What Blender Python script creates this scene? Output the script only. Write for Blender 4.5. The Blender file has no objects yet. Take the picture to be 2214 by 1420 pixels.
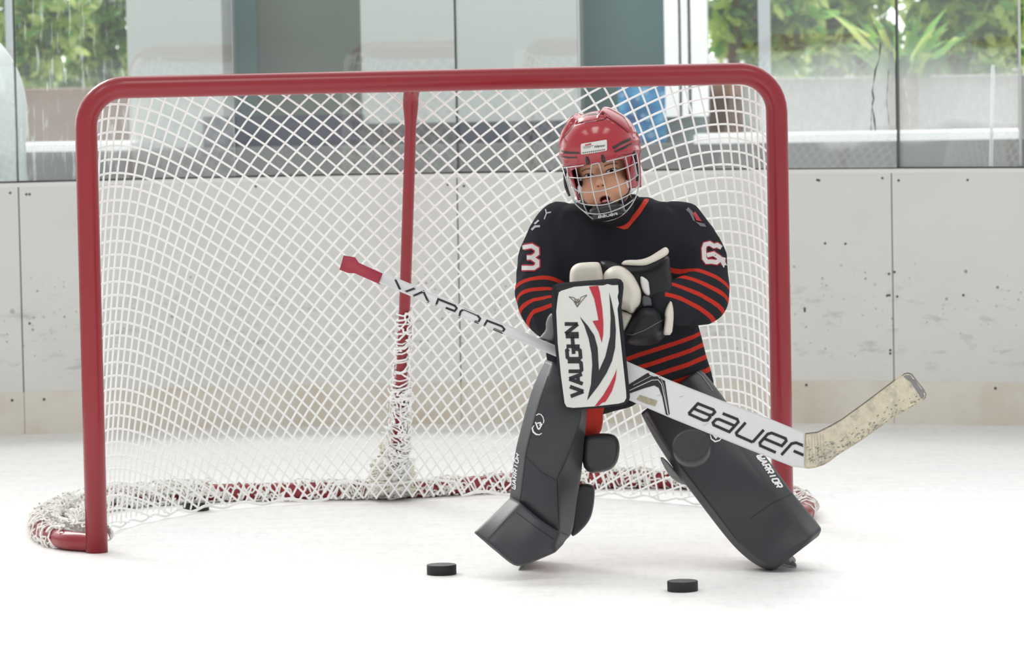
import bpy, bmesh, math, random
import numpy as np
from mathutils import Vector, Matrix
from mathutils.bvhtree import BVHTree

random.seed(7); RNG = np.random.RandomState(7)
SC = bpy.context.scene; COL = SC.collection
# ------------------------------------------------------------------ camera
FPX, CXP, CYP, CAMH, PITCH, ROLL = 10193.6, 1107.0, 710.0, 1.5, 0.0724, 0.0192
_f = Vector((0, math.cos(PITCH), -math.sin(PITCH))); _d = Vector((0, -math.sin(PITCH), -math.cos(PITCH))); _r = Vector((1, 0, 0))
_c, _s = math.cos(ROLL), math.sin(ROLL)
CR, CD, CF = _r * _c + _d * _s, _r * -_s + _d * _c, _f
EYE = Vector((0, 0, CAMH))
cam = bpy.data.cameras.new('camera'); camo = bpy.data.objects.new('camera', cam); COL.objects.link(camo)
camo.matrix_world = Matrix(((CR.x, -CD.x, -CF.x, 0), (CR.y, -CD.y, -CF.y, 0), (CR.z, -CD.z, -CF.z, CAMH), (0, 0, 0, 1)))
cam.sensor_fit = 'HORIZONTAL'; cam.sensor_width = 36.0; cam.lens = FPX / 2214 * 36
cam.clip_start = 0.5; cam.clip_end = 200
cam.dof.use_dof = True; cam.dof.focus_distance = 12.2; cam.dof.aperture_fstop = 7.0
SC.camera = camo
def ray(px, py): return (CF + CR * ((px - CXP) / FPX) + CD * ((py - CYP) / FPX))
def at(px, py, Y):
    v = ray(px, py); return EYE + v * (Y / v.y)
def onz(px, py, z=0.0):
    v = ray(px, py); return EYE + v * ((z - CAMH) / v.z)
def mpp(Y): return Y / FPX                       # metres per photograph pixel at depth Y
def project(P):
    v = Vector(P) - EYE; z = v.dot(CF); return CXP + FPX * v.dot(CR) / z, CYP + FPX * v.dot(CD) / z
# ------------------------------------------------------------------ light
w = bpy.data.worlds.new('sky'); SC.world = w; w.use_nodes = True
bg = w.node_tree.nodes['Background']; bg.inputs[0].default_value = (0.975, 0.985, 0.98, 1)
_nt = w.node_tree; _tc = _nt.nodes.new('ShaderNodeTexCoord'); _vm = _nt.nodes.new('ShaderNodeVectorMath'); _vm.operation = 'DOT_PRODUCT'; _vm.inputs[1].default_value = (-0.15, 0.95, 0.27)
_mr = _nt.nodes.new('ShaderNodeMapRange'); _mr.interpolation_type = 'SMOOTHSTEP'     # overcast sky, brightest on the sun's side
for _i, _v in ((1, 0.35), (2, 0.95), (3, 0.66), (4, 2.5)): _mr.inputs[_i].default_value = _v
_nt.links.new(_tc.outputs['Generated'], _vm.inputs[0]); _nt.links.new(_vm.outputs['Value'], _mr.inputs[0]); _nt.links.new(_mr.outputs[0], bg.inputs[1])
def lamp(name, kind, loc, target, energy, color, **k):
    l = bpy.data.lights.new(name, kind); l.energy = energy; l.color = color
    for a, b in k.items(): setattr(l, a, b)
    o = bpy.data.objects.new(name, l); COL.objects.link(o); o.location = loc
    o.rotation_euler = (Vector(target) - Vector(loc)).to_track_quat('-Z', 'Y').to_euler(); return o
lamp('sun', 'SUN', (-5, 20, 7), (0, 12, 0.4), 1.6, (1, 0.98, 0.95), angle=math.radians(20))
for lx_ in (-3.0, 0.0, 3.0):
    lamp('rink_lamp', 'AREA', (lx_, 9.6, 5.2), (lx_, 10.0, 0.0), 28, (1, 1, 0.99), shape='RECTANGLE', size=1.4, size_y=2.4, spread=math.radians(110))
for lx_ in (-2.6, 0.2, 3.0):
    lamp('lobby_fill', 'AREA', (lx_, 17.0, 2.9), (lx_, 17.6, 0.0), 44, (1, 1, 0.99), shape='RECTANGLE', size=1.6, size_y=0.4)  # added fill light brightening the space behind the glass; no lamp seen there
vs = SC.view_settings; vs.view_transform = 'Standard'; vs.look = 'None'; vs.exposure = 0.0; vs.gamma = 1.0; vs.use_curve_mapping = False
SC.cycles.max_bounces = 8; SC.cycles.transparent_max_bounces = 16; SC.cycles.caustics_reflective = False; SC.cycles.caustics_refractive = False
SC.cycles.use_denoising = True
# ------------------------------------------------------------------ helpers: materials
def lin(r, g=None, b=None):
    if g is None: r, g, b = r
    return tuple(((c / 255) / 12.92 if c / 255 <= 0.04045 else ((c / 255 + 0.055) / 1.055) ** 2.4) for c in (r, g, b)) + (1,)
MATS = {}
def mat(name, col, rough=0.5, spec=0.5, metal=0.0, coat=0.0, noise=0.0, nscale=20.0, bump=0.0, bscale=60.0, sheen=0.0, trans=0.0):
    if name in MATS: return MATS[name]
    m = bpy.data.materials.new(name); m.use_nodes = True; nt = m.node_tree; b = nt.nodes['Principled BSDF']
    if len(col) == 3: col = tuple(col) + (1,)
    b.inputs['Base Color'].default_value = col; b.inputs['Roughness'].default_value = rough
    b.inputs['Specular IOR Level'].default_value = spec; b.inputs['Metallic'].default_value = metal
    b.inputs['Coat Weight'].default_value = coat; b.inputs['Coat Roughness'].default_value = 0.08
    b.inputs['Sheen Weight'].default_value = sheen; b.inputs['Sheen Roughness'].default_value = 0.4
    tc = nt.nodes.new('ShaderNodeTexCoord')
    if noise:
        n = nt.nodes.new('ShaderNodeTexNoise'); n.inputs['Scale'].default_value = nscale; n.inputs['Detail'].default_value = 4
        nt.links.new(tc.outputs['Object'], n.inputs['Vector'])
        mx = nt.nodes.new('ShaderNodeMix'); mx.data_type = 'RGBA'
        mx.inputs[6].default_value = tuple(c * (1 - noise) for c in col[:3]) + (1,)
        mx.inputs[7].default_value = tuple(min(1, c * (1 + noise)) for c in col[:3]) + (1,)
        nt.links.new(n.outputs['Fac'], mx.inputs[0]); nt.links.new(mx.outputs[2], b.inputs['Base Color'])
    if bump:
        n = nt.nodes.new('ShaderNodeTexNoise'); n.inputs['Scale'].default_value = bscale; n.inputs['Detail'].default_value = 5
        nt.links.new(tc.outputs['Object'], n.inputs['Vector'])
        bp = nt.nodes.new('ShaderNodeBump'); bp.inputs['Strength'].default_value = bump; bp.inputs['Distance'].default_value = 0.01
        nt.links.new(n.outputs['Fac'], bp.inputs['Height']); nt.links.new(bp.outputs[0], b.inputs['Normal'])
    MATS[name] = m; return m
class N:
    """tiny node-graph writer"""
    def __init__(s, m): s.m = m; s.nt = m.node_tree
    def node(s, t, **k):
        n = s.nt.nodes.new(t)
        for a, b in k.items():
            if a.startswith('i_'): n.inputs[int(a[2:])].default_value = b
            else: setattr(n, a, b)
        return n
    def link(s, a, b): s.nt.links.new(a, b)
    def math(s, op, a, b=None, c=None):
        n = s.nt.nodes.new('ShaderNodeMath'); n.operation = op
        for i, v in enumerate((a, b, c)):
            if v is None: continue
            if isinstance(v, (int, float)): n.inputs[i].default_value = v
            else: s.link(v, n.inputs[i])
        return n.outputs[0]
    def mix(s, f, a, b):
        n = s.nt.nodes.new('ShaderNodeMix'); n.data_type = 'RGBA'
        for i, v in ((0, f), (6, a), (7, b)):
            if isinstance(v, (int, float, tuple)): n.inputs[i].default_value = v
            else: s.link(v, n.inputs[i])
        return n.outputs[2]
    def ramp(s, f, stops, interp='LINEAR'):
        n = s.nt.nodes.new('ShaderNodeValToRGB'); n.color_ramp.interpolation = interp; e = n.color_ramp.elements
        e[0].position, e[0].color = stops[0]; e[1].position, e[1].color = stops[1]
        for p, c in stops[2:]:
            q = e.new(p); q.color = c
        s.link(f, n.inputs[0]); return n.outputs[0]
    def noise(s, vec, scale, detail=4, rough=0.5, mapscale=None):
        if mapscale is not None:
            mp = s.node('ShaderNodeMapping'); mp.inputs['Scale'].default_value = mapscale; s.link(vec, mp.inputs[0]); vec = mp.outputs[0]
        n = s.node('ShaderNodeTexNoise'); n.inputs['Scale'].default_value = scale; n.inputs['Detail'].default_value = detail
        n.inputs['Roughness'].default_value = rough; s.link(vec, n.inputs['Vector']); return n.outputs['Fac']
G3 = lambda v: (v, v, v, 1)
# ------------------------------------------------------------------ helpers: objects and meshes
def meta(o, label=None, cat=None, group=None, kind=None):
    if label: o['label'] = label
    if cat: o['category'] = cat
    if group: o['group'] = group
    if kind: o['kind'] = kind
    return o
def link_mesh(name, me, m=None, parent=None):
    o = bpy.data.objects.new(name, me); COL.objects.link(o)
    if m is not None:
        for x in (m if isinstance(m, (list, tuple)) else [m]): me.materials.append(x)
    if parent is not None:
        o.parent = parent; o.matrix_parent_inverse = world_of(parent).inverted()
    return o
def world_of(o):
    M = o.matrix_basis.copy(); p = o
    while p.parent: M = p.parent.matrix_basis @ p.matrix_parent_inverse @ M if False else (p.parent.matrix_basis @ p.matrix_parent_inverse @ M); p = p.parent
    return M
def obj(name, bm, m=None, parent=None, smooth=True):
    """bmesh in world coordinates -> one mesh object"""
    bmesh.ops.recalc_face_normals(bm, faces=bm.faces)
    me = bpy.data.meshes.new(name); bm.to_mesh(me); bm.free()
    if smooth:
        for p in me.polygons: p.use_smooth = True
    return link_mesh(name, me, m, parent)
def struct(name, bm, m, smooth=False, parent=None):
    o = obj(name, bm, m, parent, smooth)
    if parent is None: o['kind'] = 'structure'
    return o
def thing(name, loc, label, cat, group=None):
    e = bpy.data.objects.new(name, None); COL.objects.link(e); e.location = loc; e.empty_display_size = 0.1
    return meta(e, label, cat, group)
def box_pts(bm, c8):
    v = [bm.verts.new(p) for p in c8]
    for f in ((0, 1, 2, 3), (7, 6, 5, 4), (0, 4, 5, 1), (1, 5, 6, 2), (2, 6, 7, 3), (3, 7, 4, 0)): bm.faces.new([v[i] for i in f])
def tube(bm, pts, r, n=8, closed=False, cap=True, flat=1.0, up=None):
    pts = [Vector(p) for p in pts]; k = len(pts); rings = []
    rr = r if isinstance(r, (list, tuple, np.ndarray)) else [r] * k
    prev = None
    for i, p in enumerate(pts):
        a = pts[(i - 1) % k] if (closed or i > 0) else p; b = pts[(i + 1) % k] if (closed or i < k - 1) else p
        t = (b - a)
        if t.length < 1e-9: t = Vector((0, 0, 1))
        t.normalize()
        if prev is None:
            u = Vector(up) if up is not None else (Vector((0, 0, 1)) if abs(t.z) < 0.9 else Vector((1, 0, 0)))
        else: u = prev
        u = (u - t * u.dot(t))
        if u.length < 1e-6: u = t.orthogonal()
        u.normalize(); v = t.cross(u); prev = u
        rings.append([bm.verts.new(p + (u * math.cos(2 * math.pi * j / n) * flat + v * math.sin(2 * math.pi * j / n)) * rr[i]) for j in range(n)])
    for i in range(k if closed else k - 1):
        A, B = rings[i], rings[(i + 1) % k]
        for j in range(n): bm.faces.new((A[j], A[(j + 1) % n], B[(j + 1) % n], B[j]))
    if cap and not closed and n > 2:
        bm.faces.new(rings[0][::-1]); bm.faces.new(rings[-1])
def smooth_path(pts, per=8, closed=False):
    """Catmull-Rom"""
    P = [Vector(p) for p in pts]; k = len(P); out = []
    for i in range(k if closed else k - 1):
        p0 = P[(i - 1) % k] if (closed or i > 0) else P[i] * 2 - P[i + 1]
        p1, p2 = P[i], P[(i + 1) % k]
        p3 = P[(i + 2) % k] if (closed or i < k - 2) else P[i + 1] * 2 - P[i]
        for j in range(per):
            t = j / per
            out.append(0.5 * ((2 * p1) + (p2 - p0) * t + (2 * p0 - 5 * p1 + 4 * p2 - p3) * t * t + (3 * p1 - p0 - 3 * p2 + p3) * t ** 3))
    if not closed: out.append(P[-1])
    return out
def lathe(bm, prof, c, axis=(0, 0, 1), n=32):
    """prof: list of (radius, height) ; closed caps when radius 0"""
    ax = Vector(axis).normalized(); u = ax.orthogonal().normalized(); v = ax.cross(u); c = Vector(c); rings = []
    for r, h in prof:
        if r < 1e-6: rings.append([bm.verts.new(c + ax * h)])
        else: rings.append([bm.verts.new(c + ax * h + (u * math.cos(2 * math.pi * j / n) + v * math.sin(2 * math.pi * j / n)) * r) for j in range(n)])
    for A, B in zip(rings, rings[1:]):
        if len(A) == 1 and len(B) == 1: continue
        for j in range(n):
            q = (j + 1) % n
            if len(A) == 1: bm.faces.new((A[0], B[j], B[q]))
            elif len(B) == 1: bm.faces.new((A[j], A[q], B[0]))
            else: bm.faces.new((A[j], A[q], B[q], B[j]))
# ------------------------------------------------------------------ ice
def ice_material():
    m = bpy.data.materials.new('ice'); m.use_nodes = True; g = N(m); b = g.nt.nodes['Principled BSDF']
    tc = g.node('ShaderNodeTexCoord').outputs['Object']
    tint = g.noise(tc, 0.9, 4, 0.6)
    col = g.ramp(tint, [(0.35, (0.885, 0.895, 0.895, 1)), (0.5, (0.90, 0.895, 0.88, 1)), (0.66, (0.90, 0.88, 0.87, 1))])
    scr = g.noise(tc, 14, 6, 0.65, (0.35, 1.6, 1)); scr2 = g.noise(tc, 30, 5, 0.7, (1.2, 0.25, 1))
    sc = g.math('MULTIPLY', scr, scr2)
    wear = g.ramp(sc, [(0.14, G3(0.91)), (0.28, G3(1.0))])
    mm = g.node('ShaderNodeMix', data_type='RGBA', blend_type='MULTIPLY'); mm.inputs[0].default_value = 1.0
    g.link(col, mm.inputs[6]); g.link(wear, mm.inputs[7]); g.link(mm.outputs[2], b.inputs['Base Color'])
    b.inputs['Roughness'].default_value = 0.42; b.inputs['Specular IOR Level'].default_value = 0.35
    bp = g.node('ShaderNodeBump'); bp.inputs['Strength'].default_value = 0.35; bp.inputs['Distance'].default_value = 0.01
    g.link(sc, bp.inputs['Height']); g.link(bp.outputs[0], b.inputs['Normal'])
    return m
bm = bmesh.new()
box_pts(bm, [(-9, -2, -.1), (9, -2, -.1), (9, 17.2, -.1), (-9, 17.2, -.1), (-9, -2, 0), (9, -2, 0), (9, 17.2, 0), (-9, 17.2, 0)])
struct('floor', bm, ice_material())
# ------------------------------------------------------------------ boards: a frame along the wall (a = along, b = behind, z)
WA, WB = Vector((-1.639, 16.132, 0)), Vector((1.311, 15.865, 0))
WX = (WB - WA).normalized(); WN = Vector((-WX.y, WX.x, 0))
def wl(a, b, z): return WA + WX * a + WN * b + Vector((0, 0, z))
def wallhit(px, py, b):
    """point where the line of sight meets the plane standing b metres behind the board face -> (a, z)"""
    v = ray(px, py); o = WA + WN * b; t = (o - EYE).dot(WN) / v.dot(WN); P = EYE + v * t
    return (P - WA).dot(WX), P.z
def wbox(bm, a0, a1, b0, b1, z0, z1):
    box_pts(bm, [wl(a0, b0, z0), wl(a1, b0, z0), wl(a1, b1, z0), wl(a0, b1, z0), wl(a0, b0, z1), wl(a1, b0, z1), wl(a1, b1, z1), wl(a0, b1, z1)])
BH = 0.858
AC, AR_ = Vector((-0.6361, 10.2405, 0)), 5.9667           # the rink end is a rounded curve: board face on an arc
def al(a, b, z): t = a / AR_; return AC + Vector((math.sin(t), math.cos(t), 0)) * (AR_ + b) + Vector((0, 0, z))
def archit(px, py, b=0.0):
    v = ray(px, py); o = EYE - AC; A_ = v.x ** 2 + v.y ** 2; B_ = 2 * (o.x * v.x + o.y * v.y); C_ = o.x ** 2 + o.y ** 2 - (AR_ + b) ** 2
    t = (-B_ + math.sqrt(B_ * B_ - 4 * A_ * C_)) / (2 * A_); P = o + v * t; return math.atan2(P.x, P.y) * AR_, P.z
def abox(bm, a0, a1, b0, b1, z0, z1, step=.12):
    n = max(1, int((a1 - a0) / step)); R_ = []
    for i in range(n + 1):
        a = a0 + (a1 - a0) * i / n; R_.append([bm.verts.new(al(a, b, z)) for b, z in ((b0, z0), (b1, z0), (b1, z1), (b0, z1))])
    for A, B in zip(R_, R_[1:]):
        for j in range(4): bm.faces.new((A[j], A[(j + 1) % 4], B[(j + 1) % 4], B[j]))
    bm.faces.new(R_[0][::-1]); bm.faces.new(R_[-1])
def board_material(name, base, grime, gscale, marks):
    m = bpy.data.materials.new(name); m.use_nodes = True; g = N(m); b = g.nt.nodes['Principled BSDF']
    tc = g.node('ShaderNodeTexCoord').outputs['Object']
    sx = g.node('ShaderNodeSeparateXYZ'); g.link(tc, sx.inputs[0]); z = sx.outputs[2]
    n1 = g.noise(tc, gscale, 5, 0.6)
    col = g.mix(g.ramp(n1, [(0.42, G3(0)), (0.72, G3(1))]), base, grime)
    if marks:
        for scl, lo, rr in ((30, .62, .13), (17, .80, .12), (55, .60, .16)):      # puck marks, thickest in a band at puck height
            v = g.node('ShaderNodeTexVoronoi', feature='F1'); v.inputs['Scale'].default_value = scl; g.link(tc, v.inputs['Vector'])
            cs = g.node('ShaderNodeSeparateColor'); g.link(v.outputs['Color'], cs.inputs[0]); n2 = g.noise(tc, 3.5, 2, 0.5)
            pick = g.math('GREATER_THAN', g.math('ADD', cs.outputs[0], g.math('MULTIPLY', g.math('SUBTRACT', n2, .5), 1.0)), lo)
            band = g.math('MULTIPLY', g.ramp(z, [(0.16, G3(0)), (0.30, G3(1)), (0.50, G3(1)), (0.62, G3(0))]), g.math('MULTIPLY', pick, g.math('MULTIPLY', g.math('ADD', cs.outputs[1], .35), rr)))
            dots = g.math('LESS_THAN', v.outputs['Distance'], band); col = g.mix(g.math('MULTIPLY', dots, g.math('ADD', g.math('MULTIPLY', cs.outputs[2], .55), .25)), col, (0.10, 0.10, 0.095, 1))
        sm = g.noise(tc, 16, 5, 0.7, (0.5, 1, 1.6))
        smb = g.math('MULTIPLY', g.ramp(sm, [(0.56, G3(0)), (0.72, G3(1))]), g.ramp(z, [(0.14, G3(0)), (0.22, G3(0.5)), (0.4, G3(0.45)), (0.55, G3(0))]))
        col = g.mix(smb, col, (0.30, 0.28, 0.24, 1))
    g.link(col, b.inputs['Base Color']); b.inputs['Roughness'].default_value = 0.45; b.inputs['Specular IOR Level'].default_value = 0.3
    return m
M_board = board_material('board_plastic', (0.775, 0.77, 0.74, 1), (0.735, 0.725, 0.69, 1), 2.2, True)
M_kick = board_material('kick_plastic', (0.79, 0.755, 0.675, 1), (0.66, 0.575, 0.47, 1), 3.5, False)
M_ledge = mat('ledge_plastic', (0.82, 0.81, 0.78), 0.4)
M_dark = mat('dark_gap', (0.03, 0.03, 0.032), 0.7)
M_screw = mat('screw_steel', (0.05, 0.05, 0.05), 0.5, metal=0.3)
KZ = 0.1425
seams = [archit(px, 600)[0] for px in (45, 992, 1930)]
A0_, A1_ = -6.2, 6.2
edges = [A0_] + seams + [A1_]
gap = 0.0020
bm = bmesh.new()
for e0, e1 in zip(edges, edges[1:]): abox(bm, e0 + gap, e1 - gap, 0, 0.012, KZ + 0.001, BH - 0.006)
wb = struct('wall_back', bm, M_board)
bm = bmesh.new(); abox(bm, A0_, A1_, 0.013, 0.055, 0, BH - 0.004); obj('backing_frame', bm, M_dark, wb, False)
bm = bmesh.new()
for e0, e1 in zip(edges, edges[1:]): abox(bm, e0 + gap * .4, e1 - gap * .4, -0.004, 0.011, 0, KZ + 0.0012)
struct('baseboard_back', bm, M_kick)
bm = bmesh.new(); abox(bm, A0_, A1_, -0.003, 0.075, BH - 0.010, BH + 0.004); struct('trim_1', bm, M_ledge)
def screw(px, py, r=0.0042, b=-0.0005):
    a, z = archit(px, py, 0); s = bmesh.new()
    lathe(s, [(0, 0.0), (r, 0.0), (r * .9, 0.0016), (0, 0.002)], al(a, b, z), AC - al(a, 0, 0), 10)
    obj('screw', s, M_screw, wb)
for px, py in ((22, 417), (57, 420), (64, 420), (1767, 389), (1771, 390), (1908, 385), (1943, 390), (2092, 389), (1922, 592), (1934, 588), (1918, 639), (1923, 638), (1940, 641),
               (1925, 757), (1925, 764), (2083, 638), (64, 699), (968, 399), (1003, 402), (1740, 667), (1740, 672), (1784, 526), (1828, 527), (553, 403)): screw(px, py)
for px, py in ((26, 865), (95, 863), (1744, 832), (2153, 839)): screw(px, py, 0.0048, -0.0045)
# ------------------------------------------------------------------ glass panes above the boards
STREAK_X = al(archit(272, 200, 0.04)[0], 0, 0).x
def glass_material(name, frost, streak, fade=None):
    m = bpy.data.materials.new(name); m.use_nodes = True; g = N(m); nt = g.nt; nt.nodes.remove(nt.nodes['Principled BSDF']); out = nt.nodes['Material Output']
    tr = g.node('ShaderNodeBsdfTransparent'); tr.inputs[0].default_value = (0.95, 0.985, 0.975, 1)
    gl = g.node('ShaderNodeBsdfGlossy'); gl.inputs['Roughness'].default_value = 0.012; gl.inputs[0].default_value = (1, 1, 1, 1)
    fr = g.node('ShaderNodeFresnel'); fr.inputs[0].default_value = 1.5
    f2 = g.math('MINIMUM', g.math('MULTIPLY', fr.outputs[0], 2.8), 0.9)
    s1 = g.node('ShaderNodeMixShader'); g.link(f2, s1.inputs[0]); g.link(tr.outputs[0], s1.inputs[1]); g.link(gl.outputs[0], s1.inputs[2])
    # condensation: a thin wet film that scatters light
    df = g.node('ShaderNodeBsdfDiffuse'); df.inputs[0].default_value = (0.95, 0.99, 0.98, 1)
    tl = g.node('ShaderNodeBsdfTranslucent'); tl.inputs[0].default_value = (0.95, 0.99, 0.98, 1)
    sc = g.node('ShaderNodeMixShader'); sc.inputs[0].default_value = 0.5; g.link(df.outputs[0], sc.inputs[1]); g.link(tl.outputs[0], sc.inputs[2])
    tc = g.node('ShaderNodeTexCoord').outputs['Object']
    sx = g.node('ShaderNodeSeparateXYZ'); g.link(tc, sx.inputs[0]); z = sx.outputs[2]
    n = g.noise(tc, 2.6, 4, 0.55)
    h = g.math('ADD', z, g.math('MULTIPLY', n, 0.22))
    film = g.ramp(g.math('SUBTRACT', h, 0.62), [(0.43, G3(frost * 0.2)), (0.49, G3(frost)), (0.62, G3(frost * 0.85)), (0.78, G3(frost * 0.12))])
    fine = g.noise(tc, 70, 3, 0.6, (1, 1, 0.5)); film = g.math('MULTIPLY', film, g.ramp(fine, [(0.3, G3(0.92)), (0.7, G3(1.03))]))
    if fade:      # the condensation thins out towards this end of the pane
        mr = g.node('ShaderNodeMapRange', interpolation_type='SMOOTHSTEP'); mr.inputs[1].default_value, mr.inputs[2].default_value = fade; g.link(sx.outputs[0], mr.inputs[0]); film = g.math('MULTIPLY', film, mr.outputs[0])
    if streak:
        st = g.noise(tc, 60, 4, 0.65, (1, 1, 0.13)); sm = g.noise(tc, 4, 2, 0.5)
        sm = g.math('MULTIPLY', g.ramp(sm, [(0.35, G3(0)), (0.5, G3(1))]), g.ramp(g.math('ADD', sx.outputs[0], 3.0), [(0.0, G3(1)), (1.0, G3(1))]))
        sm = g.math('MULTIPLY', sm, g.math('LESS_THAN', sx.outputs[0], STREAK_X)); film = g.math('ADD', film, g.math('MULTIPLY', g.ramp(st, [(0.55, G3(0)), (0.66, G3(streak))]), sm))
    film = g.math('MINIMUM', film, 0.92)
    s2 = g.node('ShaderNodeMixShader'); g.link(film, s2.inputs[0]); g.link(s1.outputs[0], s2.inputs[1]); g.link(sc.outputs[0], s2.inputs[2])
    g.link(s2.outputs[0], out.inputs[0]); return m
GLASS = [glass_material('glass_corner', 0.35, 0.0), glass_material('glass_streaked', 0.25, 0.40), glass_material('glass_clear', 0.06, 0.0),
         glass_material('glass_clear_joint', 0.06, 0.0), glass_material('glass_wet', 0.70, 0.0, (al(archit(1585, 250, 0.04)[0], 0, 0).x, al(archit(1700, 250, 0.04)[0], 0, 0).x)), glass_material('glass_wet_edge', 0.66, 0.0), glass_material('glass_far', 0.5, 0.1)]
M_seal = mat('glass_seal', (0.62, 0.66, 0.66), 0.25); M_sealdark = mat('joint_seal', (0.10, 0.11, 0.11), 0.5)
gseams = [-30, 37, 508, 990, 1256, 1943, 2207, 2300]
GB = 0.04
ga = [archit(px, 345, GB)[0] for px in gseams]; ga[0] = ga[1] - .75; ga[-1] = ga[-2] + 1.2
TWIST = math.radians(-3.0)
for i in range(len(ga) - 1):
    z0, z1 = BH + 0.008, 2.4; e0, e1 = al(ga[i], GB, 0), al(ga[i + 1], GB, 0); mid_ = (e0 + e1) / 2
    hv = Matrix.Rotation(TWIST, 3, 'Z') @ ((e1 - e0) / 2); hv *= 1 - .0025 / hv.length
    bm = bmesh.new()
    P = [mid_ - hv + Vector((0, 0, z0)), mid_ + hv + Vector((0, 0, z0)), mid_ + hv + Vector((0, 0, z1)), mid_ - hv + Vector((0, 0, z1))]
    bm.faces.new([bm.verts.new(p) for p in P])     # one optical surface per pane: its own thickness is a few millimetres
    pane = struct('window_%d' % (i + 1), bm, GLASS[i])
    if i < len(ga) - 2:
        s = bmesh.new(); ws = 0.0032 if i in (0, 2, 4) else 0.0018
        abox(s, ga[i + 1] - ws, ga[i + 1] + ws, GB - 0.010, GB + 0.010, BH + 0.004, 2.4)
        obj('joint_strip', s, M_sealdark if i in (0, 2, 4) else M_seal, pane, False)
bm = bmesh.new(); abox(bm, A0_, A1_, 0.015, 0.065, BH + 0.003, BH + 0.009); struct('trim_2', bm, M_dark)
# ------------------------------------------------------------------ the building side beyond the glass
FB = 2.7
def fbox(px0, px1, py0, py1, b0=FB, depth=0.3, ref=300, zmin=None, zmax=None, a0=None, a1=None):
    bm = bmesh.new()
    A0 = wallhit(px0, ref, b0)[0] if a0 is None else a0; A1 = wallhit(px1, ref, b0)[0] if a1 is None else a1
    xm = (max(px0, 0) + min(px1, 2214)) / 2
    z1 = wallhit(xm, py0, b0)[1] if zmax is None else zmax; z0 = wallhit(xm, py1, b0)[1] if zmin is None else zmin
    wbox(bm, A0, A1, b0, b0 + depth, z0, z1); return bm
M_conc = mat('concrete_sill', (0.17, 0.175, 0.172), 0.8, noise=0.12, nscale=6)
M_column = mat('column_paint', (0.46, 0.49, 0.475), 0.55, noise=0.03, nscale=3)
M_frame = mat('window_frame_paint', (0.95, 0.97, 0.97), 0.4)
M_teal = mat('teal_panel', (0.10, 0.19, 0.19), 0.4, noise=0.2, nscale=2)
M_dim = mat('shutter_panel', (0.20, 0.235, 0.20), 0.5, noise=0.25, nscale=1.5)
M_navy = mat('navy_skirting', (0.008, 0.016, 0.042), 0.5, noise=0.4, nscale=3)
M_char = mat('charcoal_skirting', (0.035, 0.036, 0.038), 0.6, noise=0.3, nscale=3)
M_lobby = mat('lobby_tiles', (0.42, 0.42, 0.41), 0.6, noise=0.1, nscale=5)
bm = bmesh.new(); wbox(bm, -8, 11, 0.45, 6.5, -0.1, 0.001); struct('floor_lobby', bm, M_lobby)
bm = fbox(0, 1250, 320, 400, b0=FB - .25, depth=.25, zmin=0, a0=-5); struct('wall_sill_left', bm, M_conc)
bm = fbox(1250, 2214, 308, 400, b0=FB - .25, depth=.25, zmin=0, a1=8); struct('wall_sill_right', bm, M_conc)
bm = fbox(280, 485, -900, 268, zmin=0.1, zmax=3.2, depth=.4); struct('pillar_left', bm, M_column)
bm = fbox(785, 1252, -900, 262, zmin=0.1, zmax=3.2, depth=.4); struct('pillar_middle', bm, M_column)
bm = fbox(485, 785, 0, 250, b0=FB + .5, zmin=0.1, zmax=3.2, depth=.1); struct('door_1', bm, M_dim)
bm = fbox(484, 560, 0, 250, b0=FB + .35, zmin=0.1, zmax=3.2, depth=.06); struct('trim_3', bm, M_teal)
bm = fbox(440, 785, 250, 330, b0=FB - .02, depth=.03, zmin=.5); struct('baseboard_left', bm, M_navy)
bm = fbox(785, 992, 266, 330, b0=FB - .02, depth=.03, zmin=.5); struct('baseboard_middle', bm, M_char)
bm = fbox(992, 1262, 262, 330, b0=FB - .02, depth=.03, zmin=.5); struct('baseboard_right', bm, M_navy)
bm = fbox(1252, 1452, 0, 300, b0=FB + .4, zmin=0.1, zmax=3.2, depth=.1); struct('door_2', bm, M_teal)
for k, (x0, x1) in enumerate(((1440, 1470), (1476, 1490), (1497, 1532))):
    bm = fbox(x0, x1, 0, 248, zmin=wallhit(1490, 252, FB)[1], zmax=3.2, depth=.12); struct('trim_%d' % (4 + k), bm, M_frame)
bm = fbox(1440, 1532, 0, 300, b0=FB + .13, depth=.05, zmin=.3, zmax=3.2); struct('trim_7', bm, mat('frame_backing', (0.45, 0.52, 0.53), .5))
bm = fbox(1500, 2203, 288, 309, b0=FB - .24, depth=.3); struct('window_sill_right', bm, M_frame)
bm = fbox(-60, 283, 311, 333, b0=FB - .24, depth=.3, a0=-5); struct('window_sill_left', bm, M_frame)
bm = fbox(1643, 1668, 0, 290, zmin=wallhit(1650, 290, FB)[1], zmax=3.2, depth=.08); struct('trim_8', bm, mat('mullion_grey', (0.42, 0.47, 0.48), .4))
bm = fbox(18, 30, 0, 310, zmin=wallhit(20, 315, FB)[1], zmax=3.2, depth=.08); struct('trim_9', bm, mat('mullion_grey', (0.42, 0.47, 0.48), .4))
bm = bmesh.new(); wbox(bm, -5, 8, FB - .02, FB + .6, 3.0, 4.4); struct('wall_sun_block', bm, M_column)  # unseen beam, added to keep the sun off the ice near the boards
M_pave = mat('paving', (0.62, 0.62, 0.60), 0.8, noise=0.1, nscale=3)
bm = bmesh.new(); wbox(bm, -40, 45, 6.5, 80, -0.1, 0.0); struct('ground_outside', bm, M_pave)
bm = fbox(1500, 2300, 168, 300, b0=4.6, depth=.2, zmin=0, a1=9); struct('wall_outside_right', bm, mat('outside_wall', (0.5, 0.48, 0.46), .8, noise=.15, nscale=4))
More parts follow.
